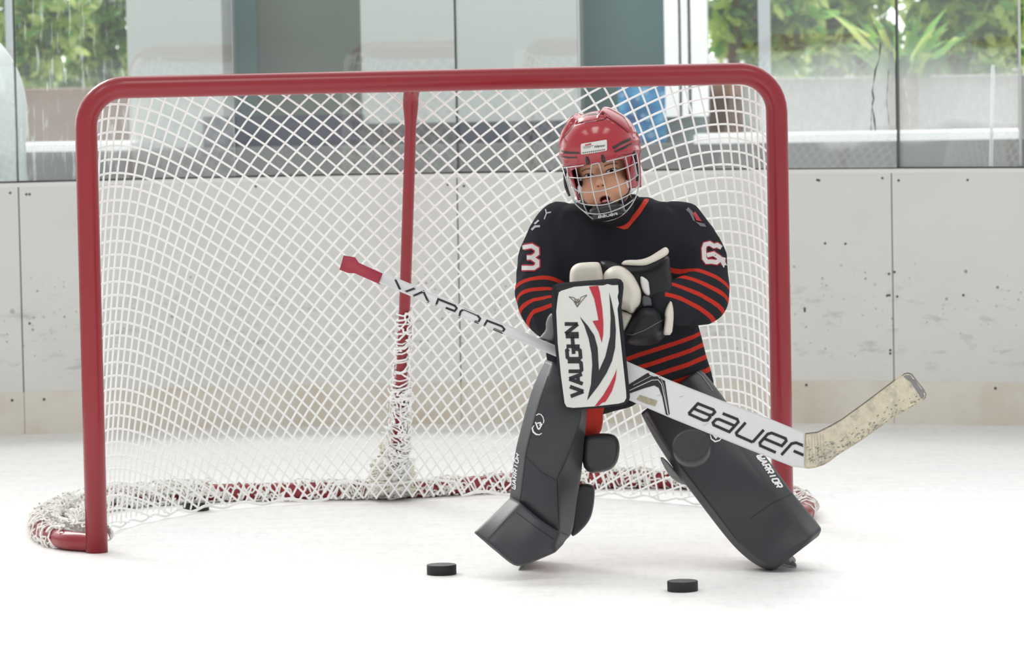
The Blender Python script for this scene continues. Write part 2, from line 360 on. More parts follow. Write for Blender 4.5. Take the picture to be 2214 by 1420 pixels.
bm = fbox(-100, 300, 192, 320, b0=4.5, depth=.2, zmin=0, a0=-5); struct('wall_outside_left', bm, mat('outside_brick', (0.42, 0.27, 0.21), .8, noise=.25, nscale=8))
# blue mottled banner, planters, trees
def blue_material():
    m = bpy.data.materials.new('blue_mottle'); m.use_nodes = True; g = N(m); b = g.nt.nodes['Principled BSDF']
    tc = g.node('ShaderNodeTexCoord').outputs['Object']
    n = g.noise(tc, 9, 3, 0.6); c = g.ramp(n, [(0.3, (0.02, 0.10, 0.26, 1)), (0.5, (0.05, 0.28, 0.55, 1)), (0.68, (0.20, 0.55, 0.80, 1))])
    v = g.node('ShaderNodeTexVoronoi'); v.inputs['Scale'].default_value = 22; g.link(tc, v.inputs['Vector'])
    c = g.mix(g.math('MULTIPLY', g.math('LESS_THAN', v.outputs['Distance'], 0.28), 0.35), c, (0.6, 0.7, 0.8, 1))
    g.link(c, b.inputs['Base Color']); b.inputs['Roughness'].default_value = 0.5; return m
e = thing('banner_stand', wl(wallhit(1390, 250, FB + .1)[0], FB + .1, 0), 'blue mottled banner standing behind the glass, beyond the right of the red helmet', 'banner')
bm = fbox(1338, 1442, 188, 312, b0=FB + .1, depth=.02, zmin=.55); obj('banner_panel', bm, blue_material(), e, False)
bm = fbox(1336, 1444, 308, 316, b0=FB + .08, depth=.06, zmin=0.50); obj('foot_rail', bm, M_navy, e, False)
for x in (1342, 1436):
    bm = fbox(x, x + 5, 180, 310, b0=FB + .12, depth=.02, zmin=0); obj('pole', bm, M_navy, e, False)
M_terra = mat('terracotta', (0.30, 0.15, 0.09), 0.8, noise=0.25, nscale=6)
M_soil = mat('soil', (0.08, 0.06, 0.04), 0.9)
def planter(pxc, w_px, py0, b, label, cat='planter', square=False):
    a, z1 = wallhit(pxc, py0, b); r = w_px * mpp(16 + b) / 2; base = wl(a, b, 0)
    e = thing('planter', base, label, cat, 'terracotta planters outside the windows')
    bm = bmesh.new(); lathe(bm, [(0, 0), (r * .82, 0), (r * .95, z1 * .55), (r, z1 - .06), (r * 1.06, z1 - .06), (r * 1.06, z1), (r * .92, z1), (r * .9, z1 - .05), (0, z1 - .05)], base, (0, 0, 1), 28)
    obj('pot', bm, M_terra, e)
    bm = bmesh.new(); lathe(bm, [(0, z1 - .03), (r * .88, z1 - .035)], base, (0, 0, 1), 20); obj('soil', bm, M_soil, e)
    return e, base, z1
def leaf_material(name, col, tr):
    m = bpy.data.materials.new(name); m.use_nodes = True; g = N(m); out = g.nt.nodes['Material Output']; b = g.nt.nodes['Principled BSDF']
    b.inputs['Base Color'].default_value = col + (1,); b.inputs['Roughness'].default_value = .45
    t = g.node('ShaderNodeBsdfTranslucent'); t.inputs[0].default_value = tr + (1,); mx = g.node('ShaderNodeMixShader'); mx.inputs[0].default_value = .5
    g.link(b.outputs[0], mx.inputs[1]); g.link(t.outputs[0], mx.inputs[2]); g.link(mx.outputs[0], out.inputs[0]); return m
M_leaf = [leaf_material('leaf_mid', (0.10, 0.26, 0.07), (0.35, 0.68, 0.16)), leaf_material('leaf_bright', (0.40, 0.58, 0.14), (0.85, 0.97, 0.36)), leaf_material('leaf_dark', (0.05, 0.13, 0.06), (0.10, 0.26, 0.10))]
M_bark = mat('bark', (0.16, 0.11, 0.08), 0.9, noise=.3, nscale=20)
def leaf(bm, p, size, n, mi):
    d = Vector(n).normalized(); side = d.orthogonal().normalized(); ang = random.random() * 6.28
    side = (Matrix.Rotation(ang, 3, d) @ side); up = d.cross(side); L = size; wd = size * .42
    pts = [p, p + side * L * .35 + up * wd * .5 + d * L * .05, p + side * L * .75 + up * wd * .38, p + side * L - d * L * .08, p + side * L * .75 - up * wd * .38, p + side * L * .35 - up * wd * .5 + d * L * .05]
    f = bm.faces.new([bm.verts.new(q) for q in pts]); f.material_index = mi
def tree(name, pxc, b, label, crown, nleaf, lsize, trunk_r=.05, seed=1, h=None, mix=(0.5, .3, .2), group='trees outside the windows'):
    """crown: list of (px, py, radius_px) blobs at depth b"""
    random.seed(seed); a, _ = wallhit(pxc, 200, b); base = wl(a, b, 0); e = thing(name, base, label, 'tree', group)
    bt = bmesh.new(); blobs = []
    for px, py, rp in crown:
        aa, zz = wallhit(px, py, b); blobs.append((wl(aa, b + random.uniform(-.25, .25), zz), rp * mpp(16 + b)))
    top = max(q[0].z for q in blobs)
    tr = smooth_path([base, base + Vector((.03, 0, top * .35)), base + Vector((-.03, 0, top * .7)), base + Vector((.02, 0, top))], 5)
    tube(bt, tr, list(np.linspace(trunk_r, trunk_r * .35, len(tr))), 8)
    for c, r in blobs:
        s = Vector((base.x, base.y, max(.5, c.z - r * 1.2))); m2 = (s + c) / 2 + Vector((0, 0, -.05)); tube(bt, smooth_path([s, m2, c], 4), trunk_r * .14, 6)
    obj('trunk', bt, M_bark, e)
    bl = bmesh.new(); tot = sum(r * r for _, r in blobs)
    for c, r in blobs:
        for _ in range(int(.62 * nleaf * r * r / tot)):
            v = Vector((random.gauss(0, 1), random.gauss(0, 1), random.gauss(0, 1))).normalized() * (r * random.random() ** .45)
            v.z *= .8; u = random.random(); mi = 0 if u < mix[0] else (1 if u < mix[0] + mix[1] else 2)
            leaf(bl, c + v, lsize * random.uniform(.55, 1.45), (random.gauss(0, .6), random.gauss(-.4, .6), random.gauss(.7, .5)), mi)
    obj('foliage', bl, M_leaf, e, False); return e
tree('tree', 60, 5.9, 'bright green leafy tree outside the left window, nearest the left edge', [(20, 40, 60), (75, 20, 60), (40, 120, 55), (110, 90, 55), (20, -60, 80), (90, 160, 50), (160, 40, 60), (70, 190, 40)], 2200, .085, seed=3, mix=(.32, .55, .13))
tree('tree', 215, 6.9, 'darker green tree outside the left window, beside the pale pillar', [(210, 60, 75), (250, 20, 70), (190, 140, 70), (265, 120, 60), (160, 205, 50), (240, 190, 55), (200, -60, 90)], 2400, .085, seed=4, mix=(.45, .32, .23))
tree('tree', 1600, 6.0, 'leafy tree outside the right window, behind the grey mullion', [(1580, 30, 70), (1640, 70, 70), (1700, 30, 75), (1610, -40, 80), (1560, 90, 35), (1690, 100, 45), (1720, -50, 80), (1640, 135, 40), (1700, 150, 30)], 2400, .085, seed=5, mix=(.33, .5, .17))
tree('tree', 1815, 7.4, 'wide green tree outside the right window, left of the glass joint', [(1780, 20, 75), (1840, 60, 70), (1760, 85, 40), (1850, -30, 80), (1800, 105, 40), (1890, 90, 50), (1830, 120, 35), (1770, 140, 34), (1880, 145, 36)], 2700, .095, seed=6, mix=(.33, .5, .17))
tree('tree', 2050, 6.0, 'pale green misty tree outside the right window, right of the glass joint', [(2020, 60, 75), (2080, 110, 70), (2130, 60, 70), (2040, 150, 50), (2170, 30, 80), (2100, -30, 90), (2190, 130, 50), (2000, -20, 60), (2090, 160, 40), (2150, 160, 35)], 2700, .09, seed=8, mix=(.38, .5, .12))
e1, base1, z1 = planter(1954, 62, 168, 4.2, 'tall terracotta planter with a leafy plant outside the right window')
bm = bmesh.new(); random.seed(11); bs = bmesh.new()
for k in range(44):
    an = random.uniform(0, 6.28); r0 = random.uniform(0, .12); p0 = base1 + Vector((math.cos(an) * r0, math.sin(an) * r0, z1)); hh = random.uniform(.12, .36)
    d = Vector((math.cos(an) * .3, math.sin(an) * .3, 1)).normalized(); side = d.cross(Vector((0, 1, 0))).normalized(); pts = []
    for s, wv in ((0, .007), (.4, .016), (.75, .013), (1, .001)):
        c = p0 + d * hh * s + Vector((math.cos(an), math.sin(an), -.3)) * .14 * s * s; pts.append((c - side * wv, c + side * wv))
    vv = [(bm.verts.new(q0), bm.verts.new(q1)) for q0, q1 in pts]
    for (q0, q1), (q2, q3) in zip(vv, vv[1:]):
        f = bm.faces.new((q0, q1, q3, q2)); f.material_index = random.choice((0, 0, 1, 2))
ob = obj('plant', bm, M_leaf, e1, False)
planter(1567, 78, 183, 3.4, 'terracotta planter right of the pale door frame, seen through the net')
# pale rounded dome at the left edge
a, z = wallhit(-70, 330, 1.0); zc = wallhit(0, 255, 1.0)[1]; ar = wallhit(58, 255, 1.0)[0] - a
bm = bmesh.new(); prof = []
H = wallhit(0, 108, 1.0)[1]
prof = [(0, 0), (ar * .9, 0), (ar * .98, .5)] + [(ar * math.cos(t) , zc + (H - zc) * 1.35 * math.sin(t)) for t in np.linspace(-.3, math.pi / 2, 14)]
prof[-1] = (0, prof[-1][1])
lathe(bm, prof, wl(a, 1.0, 0), (0, 0, 1), 40)
meta(obj('storage_dome', bm, mat('pale_plastic', (0.72, 0.80, 0.80), .25, spec=.6)), 'pale rounded plastic dome behind the glass at the left edge', 'dome')
a, z = wallhit(2125, 368, .3)
bm = bmesh.new(); tube(bm, [wl(a, .3, 0), wl(wallhit(2147, 140, .3)[0], .3, wallhit(2147, 140, .3)[1])], .006, 10)
meta(obj('pole', bm, mat('pale_tube', (.8, .83, .82), .3)), 'thin pale pole leaning behind the glass at far right', 'pole')
# ------------------------------------------------------------------ goal
NX, NY, NYAW, HW = -0.1969, 12.7836, 0.154, 0.945
cy, sy = math.cos(NYAW), math.sin(NYAW)
def nl(lx, dy, z): return Vector((NX + lx * cy - dy * sy, NY + lx * sy + dy * cy, z))
M_red = mat('red_enamel', (0.275, 0.020, 0.030), 0.30, spec=0.4, coat=0.15, noise=.08, nscale=4)
M_net = mat('white_netting', (0.96, 0.96, 0.95), 0.7, spec=0.3)
M_netold = mat('worn_netting', (0.88, 0.86, 0.77), 0.8, spec=0.2, noise=.15, nscale=25)
goal = thing('hockey_goal', nl(0, 0, 0), 'red framed ice hockey goal with white netting, standing on the ice behind the goalkeeper', 'goal')
PR, RC = 0.0298, 0.105
pts = [nl(-HW, 0, 0.0), nl(-HW, 0, .4), nl(-HW, 0, .8), nl(-HW, 0, 1.25 - RC)]
pts += [nl(-HW + RC - RC * math.cos(t), 0, 1.25 - RC + RC * math.sin(t)) for t in np.linspace(0, math.pi / 2, 10)[1:]]
pts += [nl(x, 0, 1.25) for x in np.linspace(-HW + RC, HW - RC, 12)[1:]]
pts += [nl(HW - RC + RC * math.sin(t), 0, 1.25 - RC + RC * math.cos(t)) for t in np.linspace(0, math.pi / 2, 10)[1:]]
pts += [nl(HW, 0, .8), nl(HW, 0, .4), nl(HW, 0, 0.0)]
bm = bmesh.new(); tube(bm, pts, PR, 28, up=(0, 1, 0)); obj('goal_frame', bm, M_red, goal)
half = [(-.945, .0), (-1.035, .12), (-1.075, .42), (-1.02, .80), (-.86, 1.06), (-.56, 1.16), (-.26, 1.12), (0, 1.075)]
base_pts = half + [(-x, y) for x, y in half[-2::-1]]
basep = smooth_path([nl(x, y, .026) for x, y in base_pts], 7)
bm = bmesh.new(); tube(bm, basep, .026, 16); obj('base_frame', bm, M_red, goal)
bm = bmesh.new()
cb = smooth_path([nl(0, .02, 1.235), nl(0, .30, 1.232), nl(0, .47, 1.21), nl(0, .505, 1.13), nl(0, .55, 1.0), nl(0, .755, .5), nl(0, .97, .12), nl(0, 1.05, .04)], 6)
tube(bm, cb, [.012 if p.z > 1.216 else .022 if p.z > 1.17 else (.022 - .0055 * min(1, (1.17 - p.z) / .05)) for p in cb], 16, up=(1, 0, 0)); obj('center_support', bm, M_red, goal)
bm = bmesh.new()
for sg in (-1, 1): tube(bm, smooth_path([nl(sg * (HW - .10), .015, 1.238), nl(sg * (HW - .12), .22, 1.235), nl(sg * (HW - .28), .42, 1.228), nl(sg * .4, .485, 1.225), nl(0, .49, 1.222)], 7), .013, 10)
obj('top_shelf_bar', bm, M_red, goal)
# netting: lattice of two families of strands on the draped surface
def plan(t, zf):
    """plan outline of the net: t 0..1 left post -> right post ; zf 0 bottom .. 1 top"""
    th = math.pi * (1 - t); n = 2.5
    c, s = math.cos(th), math.sin(th)
    x = HW * math.copysign(abs(c) ** (2 / n), c)
    D = .50 + (1.03 - .50) * (1 - zf) ** 0.9
    dip = .07 * max(0, 1 - zf / .45) * math.exp(-(x / .14) ** 2)
    y = D * abs(s) ** (2 / n) - dip
    x *= 1 - .10 * (abs(s) ** 1.5) * math.exp(-((abs(x) - HW * .9) / .25) ** 2)
    return x, y
NT, NZ, ZT = 420, 60, 1.235
TT = np.linspace(0, 1, NT) ** 1.0
pl = np.array([[plan(t, zf) for t in TT] for zf in np.linspace(0, 1, NZ)])       # NZ x NT x 2
# arc-length at mid height used as the common surface coordinate
mid = pl[NZ // 2]; seg = np.hypot(*np.diff(mid, axis=0).T); S = np.concatenate([[0], np.cumsum(seg)]); SL = S[-1]
def net_pt(s, z):
    t = np.interp(s, S, TT); i = min(max(z / ZT, 0), 1) * (NZ - 1); i0 = int(min(i, NZ - 2)); fr = i - i0
    j = t * (NT - 1); j0 = int(min(j, NT - 2)); fj = j - j0
    p = (pl[i0, j0] * (1 - fj) + pl[i0, j0 + 1] * fj) * (1 - fr) + (pl[i0 + 1, j0] * (1 - fj) + pl[i0 + 1, j0 + 1] * fj) * fr
    sag = .012 * math.sin(s * 5.1 + z * 3) * math.sin(z * 4.2 + 1.0) + .008 * math.sin(s * 11 - z * 7)
    env = math.sin(math.pi * min(1, max(0, z / ZT))) ** .6 * min(1, min(s, SL - s) / .15)
    if z > 1.25 - RC:      # follow the rounded upper corners of the frame
        wz = HW - RC + math.sqrt(max(0, RC * RC - (z - 1.25 + RC) ** 2)); p = (max(-wz, min(wz, p[0])), p[1])
    return nl(p[0], p[1] + sag * env, z)
KU = [-1, -.72, -.45, -.2, 0, .2, .45, .72, 1]; KV = [27, 26.5, 25, 22.5, 20.5, 17.0, 11, 5.5, 3.5]
GU = [-1, -.86, -.72, -.45, -.2, 0, .2, .45, .72, 1]; GV = [-9, -5, 1, 15.5, 20.5, 22.5, 24.5, 28, 27, 26]
UG = np.linspace(-1, 1, 801); kk = np.interp(UG, KU, KV); gg = np.interp(UG, GU, GV)
ker = np.ones(61) / 61; kk = np.convolve(np.pad(kk, 30, 'edge'), ker, 'valid'); gg = np.convolve(np.pad(gg, 30, 'edge'), ker, 'valid')
kp = np.gradient(kk, UG * SL / 2)
gint = np.concatenate([[0], np.cumsum((gg[1:] + gg[:-1]) / 2 * np.diff(UG) * SL / 2)]) + 0.0
gint2 = np.concatenate([[0], np.cumsum(((kp[1:] + kp[:-1]) / 2 * 0.62) * np.diff(UG) * SL / 2)])
GI = gint + gint2                                                      # a(u,zd) = k*zd - G
ss = (UG + 1) * SL / 2
bm = bmesh.new(); nstr = 0
def strand(S_, Z_, r=.0030):
    global nstr
    P = np.stack([S_, Z_], 1); d = np.hypot(*np.diff(P, axis=0).T); L = np.concatenate([[0], np.cumsum(d)])
    if L[-1] < .02: return
    n = max(2, int(L[-1] / .026)); q = np.linspace(0, L[-1], n + 1)
    pts = [net_pt(np.interp(x, L, S_), np.interp(x, L, Z_)) for x in q]
    tube(bm, pts, r, 5, cap=False); nstr += 1
for fam in (0, 1):
    K = kk if fam == 0 else kk[::-1]; G = GI if fam == 0 else GI[::-1]
    lo = int(np.floor((-G).min())) - 1; hi = int(np.ceil((K * 1.25 - G).max())) + 1
    for n in range(lo, hi):
        zd = (n + .5 * fam + G) / K; z = ZT - zd; ok = (z > .012) & (z < ZT)
        idx = np.where(ok)[0]
        if len(idx) == 0: continue
        for run in np.split(idx, np.where(np.diff(idx) > 1)[0] + 1):
            if len(run) > 3:
                # fine resample for steep runs
                uu = np.linspace(ss[run[0]], ss[run[-1]], len(run) * 4)
                strand(uu, np.interp(uu, ss[run], z[run]))
obj('netting', bm, M_net, goal)
# edge cords, lacing on the base bar, bunched netting
random.seed(21)
def wind(bm, path, turns, r0, r1, rs, ph=0.0, jit=.006):
    P = [Vector(p) for p in path]; L = [0]
    for a_, b_ in zip(P, P[1:]): L.append(L[-1] + (b_ - a_).length)
    n = int(turns * 9); out = []
    for i in range(n + 1):
        s = L[-1] * i / n; k = max(1, min(len(L) - 1, int(np.searchsorted(L, s)))); f = (s - L[k - 1]) / max(1e-6, L[k] - L[k - 1])
        c = P[k - 1].lerp(P[k], f); t = (P[k] - P[k - 1]).normalized(); u = t.orthogonal().normalized(); v = t.cross(u)
        u = Vector((0, 0, 1)) - t * t.z
        if u.length < .2: u = Vector((1, 0, 0)) - t * t.x
        u.normalize(); v = t.cross(u); an = ph + 2 * math.pi * turns * i / n; rr = r0 + (r1 - r0) * i / n + random.uniform(-jit, jit)
        q = c + (u * math.cos(an) + v * math.sin(an)) * rr; q.z = max(q.z, .003); out.append(q)
    tube(bm, out, rs, 5, cap=False)
M_netlace = mat('laced_netting', (0.90, 0.89, 0.85), 0.8, spec=.2, noise=.12, nscale=25)
def hem(t): x, y = plan(t, 0); return nl(x, y, .006)
hp = [hem(t) for t in np.linspace(0.01, .99, 140)]
hp = [p + Vector((0, 0, .006 + .006 * math.sin(i * .9) + (.045 if abs(i - 69.5) < 6 else 0))) for i, p in enumerate(hp)]
bm = bmesh.new(); tube(bm, hp, .0042, 6)
for sg in (-1, 1): tube(bm, [nl(sg * (HW - .012 * 0) , .031, z) for z in np.linspace(.02, 1.10, 20)], .0035, 6)
tube(bm, [nl(x, .031, 1.228) for x in np.linspace(-HW + .13, HW - .13, 20)], .0035, 6)
obj('edge_cord', bm, M_net, goal)
bm = bmesh.new()
def tangle(bm, path, n, length, rs, rad, seed, wander=.02):
    """loose loops of cord draped over a path"""
    random.seed(seed); P = [Vector(p) for p in path]; K = len(P) - 1
    for _ in range(n):
        u = random.uniform(0, 1) * K; pts = []; an = random.uniform(-.6, 2.6); du = random.choice((-1, 1)) * random.uniform(.25, 1.0)
        steps = int(length / .014)
        for i in range(steps):
            k = min(K - 1, max(0, int(u))); f = min(1, max(0, u - k)); c = P[k].lerp(P[k + 1], f); t = (P[k + 1] - P[k]).normalized()
            w_ = Vector((0, 0, 1)) - t * t.z
            if w_.length < .2: w_ = Vector((0, 1, 0)) - t * t.y
            w_.normalize(); v = t.cross(w_); r = rad * (1 + random.uniform(-.15, .30))
            q = c + (w_ * math.cos(an) + v * math.sin(an)) * r; q.z = max(q.z, .004); pts.append(q)
            u += du * .014 / max(.004, (P[k + 1] - P[k]).length) * random.uniform(.3, 1.3); an += random.uniform(-.5, .75)
            if u < 0 or u > K: du = -du; u = min(K, max(0, u))
        if len(pts) > 3: tube(bm, smooth_path(pts, 3), rs, 5, cap=False)
lp = basep[6:-6]
tangle(bm, lp, 260, .20, .0026, .030, 3)
wind(bm, lp, 60, .029, .029, .0028, 0, .003); wind(bm, lp, 41, .030, .030, .0026, 2, .004)
bl = [nl(x + .03, y, .050) for x, y in half[:6]]
tangle(bm, smooth_path(bl, 6), 170, .22, .0026, .020, 5); 
bl = [nl(x + .075, y, .022) for x, y in half[1:6]]
tangle(bm, smooth_path(bl, 6), 120, .22, .0026, .022, 6)
bl = [nl(-x - .04, y, .046) for x, y in half[:6]]
tangle(bm, smooth_path(bl, 6), 120, .2, .0026, .018, 7)
obj('lacing', bm, M_netlace, goal)
bm = bmesh.new()
cbl = [p for p in cb if p.z < .66]; cbl[-1] = nl(0, 1.055, .02)
wind(bm, cbl, 15, .019, .022, .003, 0, .004); wind(bm, cbl, 21, .020, .026, .0027, 2, .006)
tangle(bm, cbl, 60, .22, .0027, .022, 9)
low = [p for p in cbl if p.z < .36]; tangle(bm, low, 90, .24, .0027, .030, 10)
obj('post_lacing', bm, M_net, goal)
bm = bmesh.new()
kn = [nl(0, 1.03, .21), nl(-.005, 1.035, .12), nl(-.005, 1.03, .07), nl(-.005, 1.015, .02)]
tangle(bm, smooth_path(kn, 5), 90, .22, .003, .034, 11); tangle(bm, smooth_path(kn[1:], 6), 70, .30, .003, .052, 12)
for k in range(5): wind(bm, smooth_path(kn[1:], 5), 3 + k, .03, .060, .003, k * 2.1, .006)
obj('bunched_netting', bm, M_netold, goal)
# ================================================================== shapes traced at their own depth
from mathutils.geometry import delaunay_2d_cdt
def crop(ox, oy, sc): return lambda pts: [(ox + x / sc, oy + y / sc) for x, y in pts]
C1 = crop(1080, 200, 3.9446); C2 = crop(1080, 500, 3.9446); C3 = crop(1000, 760, 2.84); C4 = crop(1340, 760, 2.84)
C6 = crop(700, 520, 3.737); HC = crop(1180, 220, 5.258); BC = crop(1170, 560, 4.1774); DC = crop(1260, 530, 6.7625)
PC = crop(1350, 700, 4.732); SC4 = crop(1460, 440, 8.871); SL4 = crop(1140, 430, 10.92)
def dens(poly, step):
    out = []
    for (x0, y0), (x1, y1) in zip(poly, poly[1:] + poly[:1]):
        n = max(1, int(math.hypot(x1 - x0, y1 - y0) / step))
        out += [(x0 + (x1 - x0) * i / n, y0 + (y1 - y0) * i / n) for i in range(n)]
    return out
def rounded(poly, k=3):
    """Chaikin corner cutting"""
    for _ in range(k):
        o = []
        for (x0, y0), (x1, y1) in zip(poly, poly[1:] + poly[:1]):
            o += [(x0 * .75 + x1 * .25, y0 * .75 + y1 * .25), (x0 * .25 + x1 * .75, y0 * .25 + y1 * .75)]
        poly = o
    return poly
def inside(p, poly):
    x, y = p; c = False; j = len(poly) - 1
    for i in range(len(poly)):
        xi, yi = poly[i]; xj, yj = poly[j]
        if (yi > y) != (yj > y) and x < (xj - xi) * (y - yi) / (yj - yi) + xi: c = not c
        j = i
    return c
def fill(poly, step):
    """triangulate a traced outline, with inner points every `step`; -> points, triangles, count of outline points"""
    B = dens(poly, step); xs = [p[0] for p in B]; ys = [p[1] for p in B]; I = []
    A = np.array(B)
    y = min(ys) + step * .5; r = 0
    while y < max(ys):
        x = min(xs) + step * (.5 if r % 2 else .1)
        while x < max(xs):
            if inside((x, y), B) and np.min(np.hypot(A[:, 0] - x, A[:, 1] - y)) > step * .45: I.append((x, y))
            x += step
        y += step * .87; r += 1
    n = len(B); res = delaunay_2d_cdt([Vector(p) for p in B + I], [], [list(range(n))], 1, 1e-5)
    return [tuple(v) for v in res[0]], [list(f) for f in res[2]], B
def pillow(poly, Y, T, step=4.0, R=None, back=.6, plane=None, inflate=1.0):
    """soft padded piece: outline traced at depth Y (or plane(px,py)), puffed T metres towards the viewer and back*T away"""
    V, F, B = fill(poly, step); A = np.array(B); A2 = np.roll(A, -1, 0); d = A2 - A; L2 = (d ** 2).sum(1) + 1e-9
    bm = bmesh.new(); fr, bk = [], []
    for x, y in V:
        q = np.array([x, y]); t = np.clip(((q - A) * d).sum(1) / L2, 0, 1); ds = np.min(np.hypot(*(A + d * t[:, None] - q).T))
        r = R or 14.0; u = min(1.0, ds / r); h = math.sqrt(max(0, 1 - (1 - u) ** 2))
        y0 = plane(x, y) if plane else Y
        if ds < 1e-3: v = bm.verts.new(at(x, y, y0)); fr.append(v); bk.append(v)
        else: fr.append(bm.verts.new(at(x, y, y0 - T * h))); bk.append(bm.verts.new(at(x, y, y0 + T * back * h)))
    for f in F:
        bm.faces.new([fr[i] for i in f])
        if len({bk[i] for i in f} & {fr[i] for i in f}) < 3: bm.faces.new([bk[i] for i in f[::-1]])
    return bm
def slab(poly, Y, th, plane=None, bev=.003, seg=2, step=None):
    """board with square edges, slightly rounded"""
    bm = bmesh.new(); P = poly if step is None else dens(poly, step)
    pl_ = plane or (lambda x, y: Y)
    f = [bm.verts.new(at(x, y, pl_(x, y))) for x, y in P]; b = [bm.verts.new(at(x, y, pl_(x, y) + th)) for x, y in P]; n = len(P)
    V, F, B = None, None, None
    bm.faces.new(f); bm.faces.new(b[::-1])
    for i in range(n): bm.faces.new((f[i], b[i], b[(i + 1) % n], f[(i + 1) % n]))
    if bev:
        es = [e for e in bm.edges if len(e.link_faces) == 2 and any(len(q.verts) > 4 or n <= 4 for q in e.link_faces) and abs(e.link_faces[0].normal.dot(e.link_faces[1].normal)) < .8]
        bm.normal_update()
        es = [e for e in bm.edges if e.verts[0] in set(f) and e.verts[1] in set(f) or e.verts[0] in set(b) and e.verts[1] in set(b)]
        bmesh.ops.bevel(bm, geom=es, offset=bev, segments=seg, affect='EDGES', clamp_overlap=True)
    return bm
def tree_of(o):
    M = world_of(o); me = o.data
    return BVHTree.FromPolygons([M @ v.co for v in me.vertices], [list(p.vertices) for p in me.polygons])
def hit(bvh, px, py):
    v = ray(px, py).normalized(); r = bvh.ray_cast(EYE, v)
    if r[0] is None:
        # nearest point of the surface to the line of sight
        P = EYE + v * 12.1
        for _ in range(4):
            q = bvh.find_nearest(P)[0]; P = EYE + v * (q - EYE).dot(v)
        return q
    return r[0]
def put(bm, bvh, V, F, off):
    vs_ = []
    for x, y in V:
        r = bvh.ray_cast(EYE, ray(x, y).normalized()); p = r[0]
        vs_.append(None if p is None else bm.verts.new(p + (EYE - p).normalized() * off))
    for f in F:
        if any(vs_[i] is None for i in f): continue
        if max((vs_[i].co - vs_[f[0]].co).length for i in f) > .06: continue
        try: bm.faces.new([vs_[i] for i in f])
        except ValueError: pass
    for v in [v for v in bm.verts if not v.link_faces]: bm.verts.remove(v)
def ribbon(line, wd, step=5.0, taper=None):
    """stroke of width wd along a traced line -> points, quads"""
    L = [line[0]]
    for (x0, y0), (x1, y1) in zip(line, line[1:]):
        n = max(1, int(math.hypot(x1 - x0, y1 - y0) / step)); L += [(x0 + (x1 - x0) * i / n, y0 + (y1 - y0) * i / n) for i in range(1, n + 1)]
    V, F = [], []; m = len(L)
    for i, (x, y) in enumerate(L):
        def nrm(a, b):
            dx, dy = L[b][0] - L[a][0], L[b][1] - L[a][1]; l = math.hypot(dx, dy) or 1; return -dy / l, dx / l
        n0 = nrm(max(0, i - 1), i) if i else nrm(0, 1); n1 = nrm(i, min(m - 1, i + 1)) if i < m - 1 else n0
        nx, ny = n0[0] + n1[0], n0[1] + n1[1]; l = math.hypot(nx, ny) or 1; nx, ny = nx / l, ny / l
        k = wd / 2 / max(.5, nx * n0[0] + ny * n0[1])
        if taper: k *= taper(i / (m - 1))
        V += [(x + nx * k, y + ny * k), (x - nx * k, y - ny * k)]
        if i: F.append([2 * i - 2, 2 * i - 1, 2 * i + 1, 2 * i])
    return V, F
def decal(name, target, m, polys=(), strokes=(), off=.0012, step=6.0, parent=None):
    """flat printed or stitched mark lying on the surface of `target`"""
    bvh = target if isinstance(target, BVHTree) else tree_of(target); bm = bmesh.new()
    for p in polys:
        V, F, _ = fill(p, step); put(bm, bvh, V, F, off)
    for s in strokes: V, F = ribbon(s[0], s[1], step * .8, s[2] if len(s) > 2 else None); put(bm, bvh, V, F, off)
    for f in bm.faces:
        f.normal_update()
        if f.normal.dot(EYE - f.calc_center_median()) < 0: f.normal_flip()
    me = bpy.data.meshes.new(name); bm.to_mesh(me); bm.free()
    return link_mesh(name, me, m, parent)
# squared stroke letters in a 1 x 1 cell (y up)
GL = {'V': [[(0, 1), (.5, 0), (1, 1)]], 'A': [[(0, 0), (.5, 1), (1, 0)], [(.2, .33), (.8, .33)]], 'U': [[(0, 1), (0, .12), (.15, 0), (.85, 0), (1, .12), (1, 1)]],
      'G': [[(1, .85), (.85, 1), (.15, 1), (0, .85), (0, .15), (.15, 0), (.85, 0), (1, .15), (1, .5), (.5, .5)]], 'H': [[(0, 0), (0, 1)], [(1, 0), (1, 1)], [(0, .5), (1, .5)]],
      'N': [[(0, 0), (0, 1), (1, 0), (1, 1)]], 'R': [[(0, 0), (0, 1), (.85, 1), (1, .85), (1, .6), (.85, .45), (0, .45)], [(.5, .45), (1, 0)]], 'I': [[(.5, 0), (.5, 1)]],
      'O': [[(.15, 0), (0, .15), (0, .85), (.15, 1), (.85, 1), (1, .85), (1, .15), (.85, 0), (.15, 0)]], 'W': [[(0, 1), (0, 0), (.5, 0), (1, 0), (1, 1)], [(.5, 0), (.5, .6)]],
      'B': [[(0, 0), (0, 1), (.85, 1), (1, .88), (1, .62), (.88, .52), (0, .52)], [(.88, .52), (1, .4), (1, .12), (.85, 0), (0, 0)]],
      'a': [[(.05, 1), (.85, 1), (1, .85), (1, 0), (.12, 0), (0, .12), (0, .42), (.12, .52), (1, .52)]], 'u': [[(0, 1), (0, .12), (.12, 0), (1, 0)], [(1, 1), (1, 0)]],
      'e': [[(1, 0), (.12, 0), (0, .15), (0, .85), (.12, 1), (.88, 1), (1, .88), (1, .5), (0, .5)]], 'r': [[(0, 0), (0, .85), (.15, 1), (.9, 1), (1, .85), (1, .6), (.9, .5), (.35, .5)], [(.55, .5), (1, 0)]]}
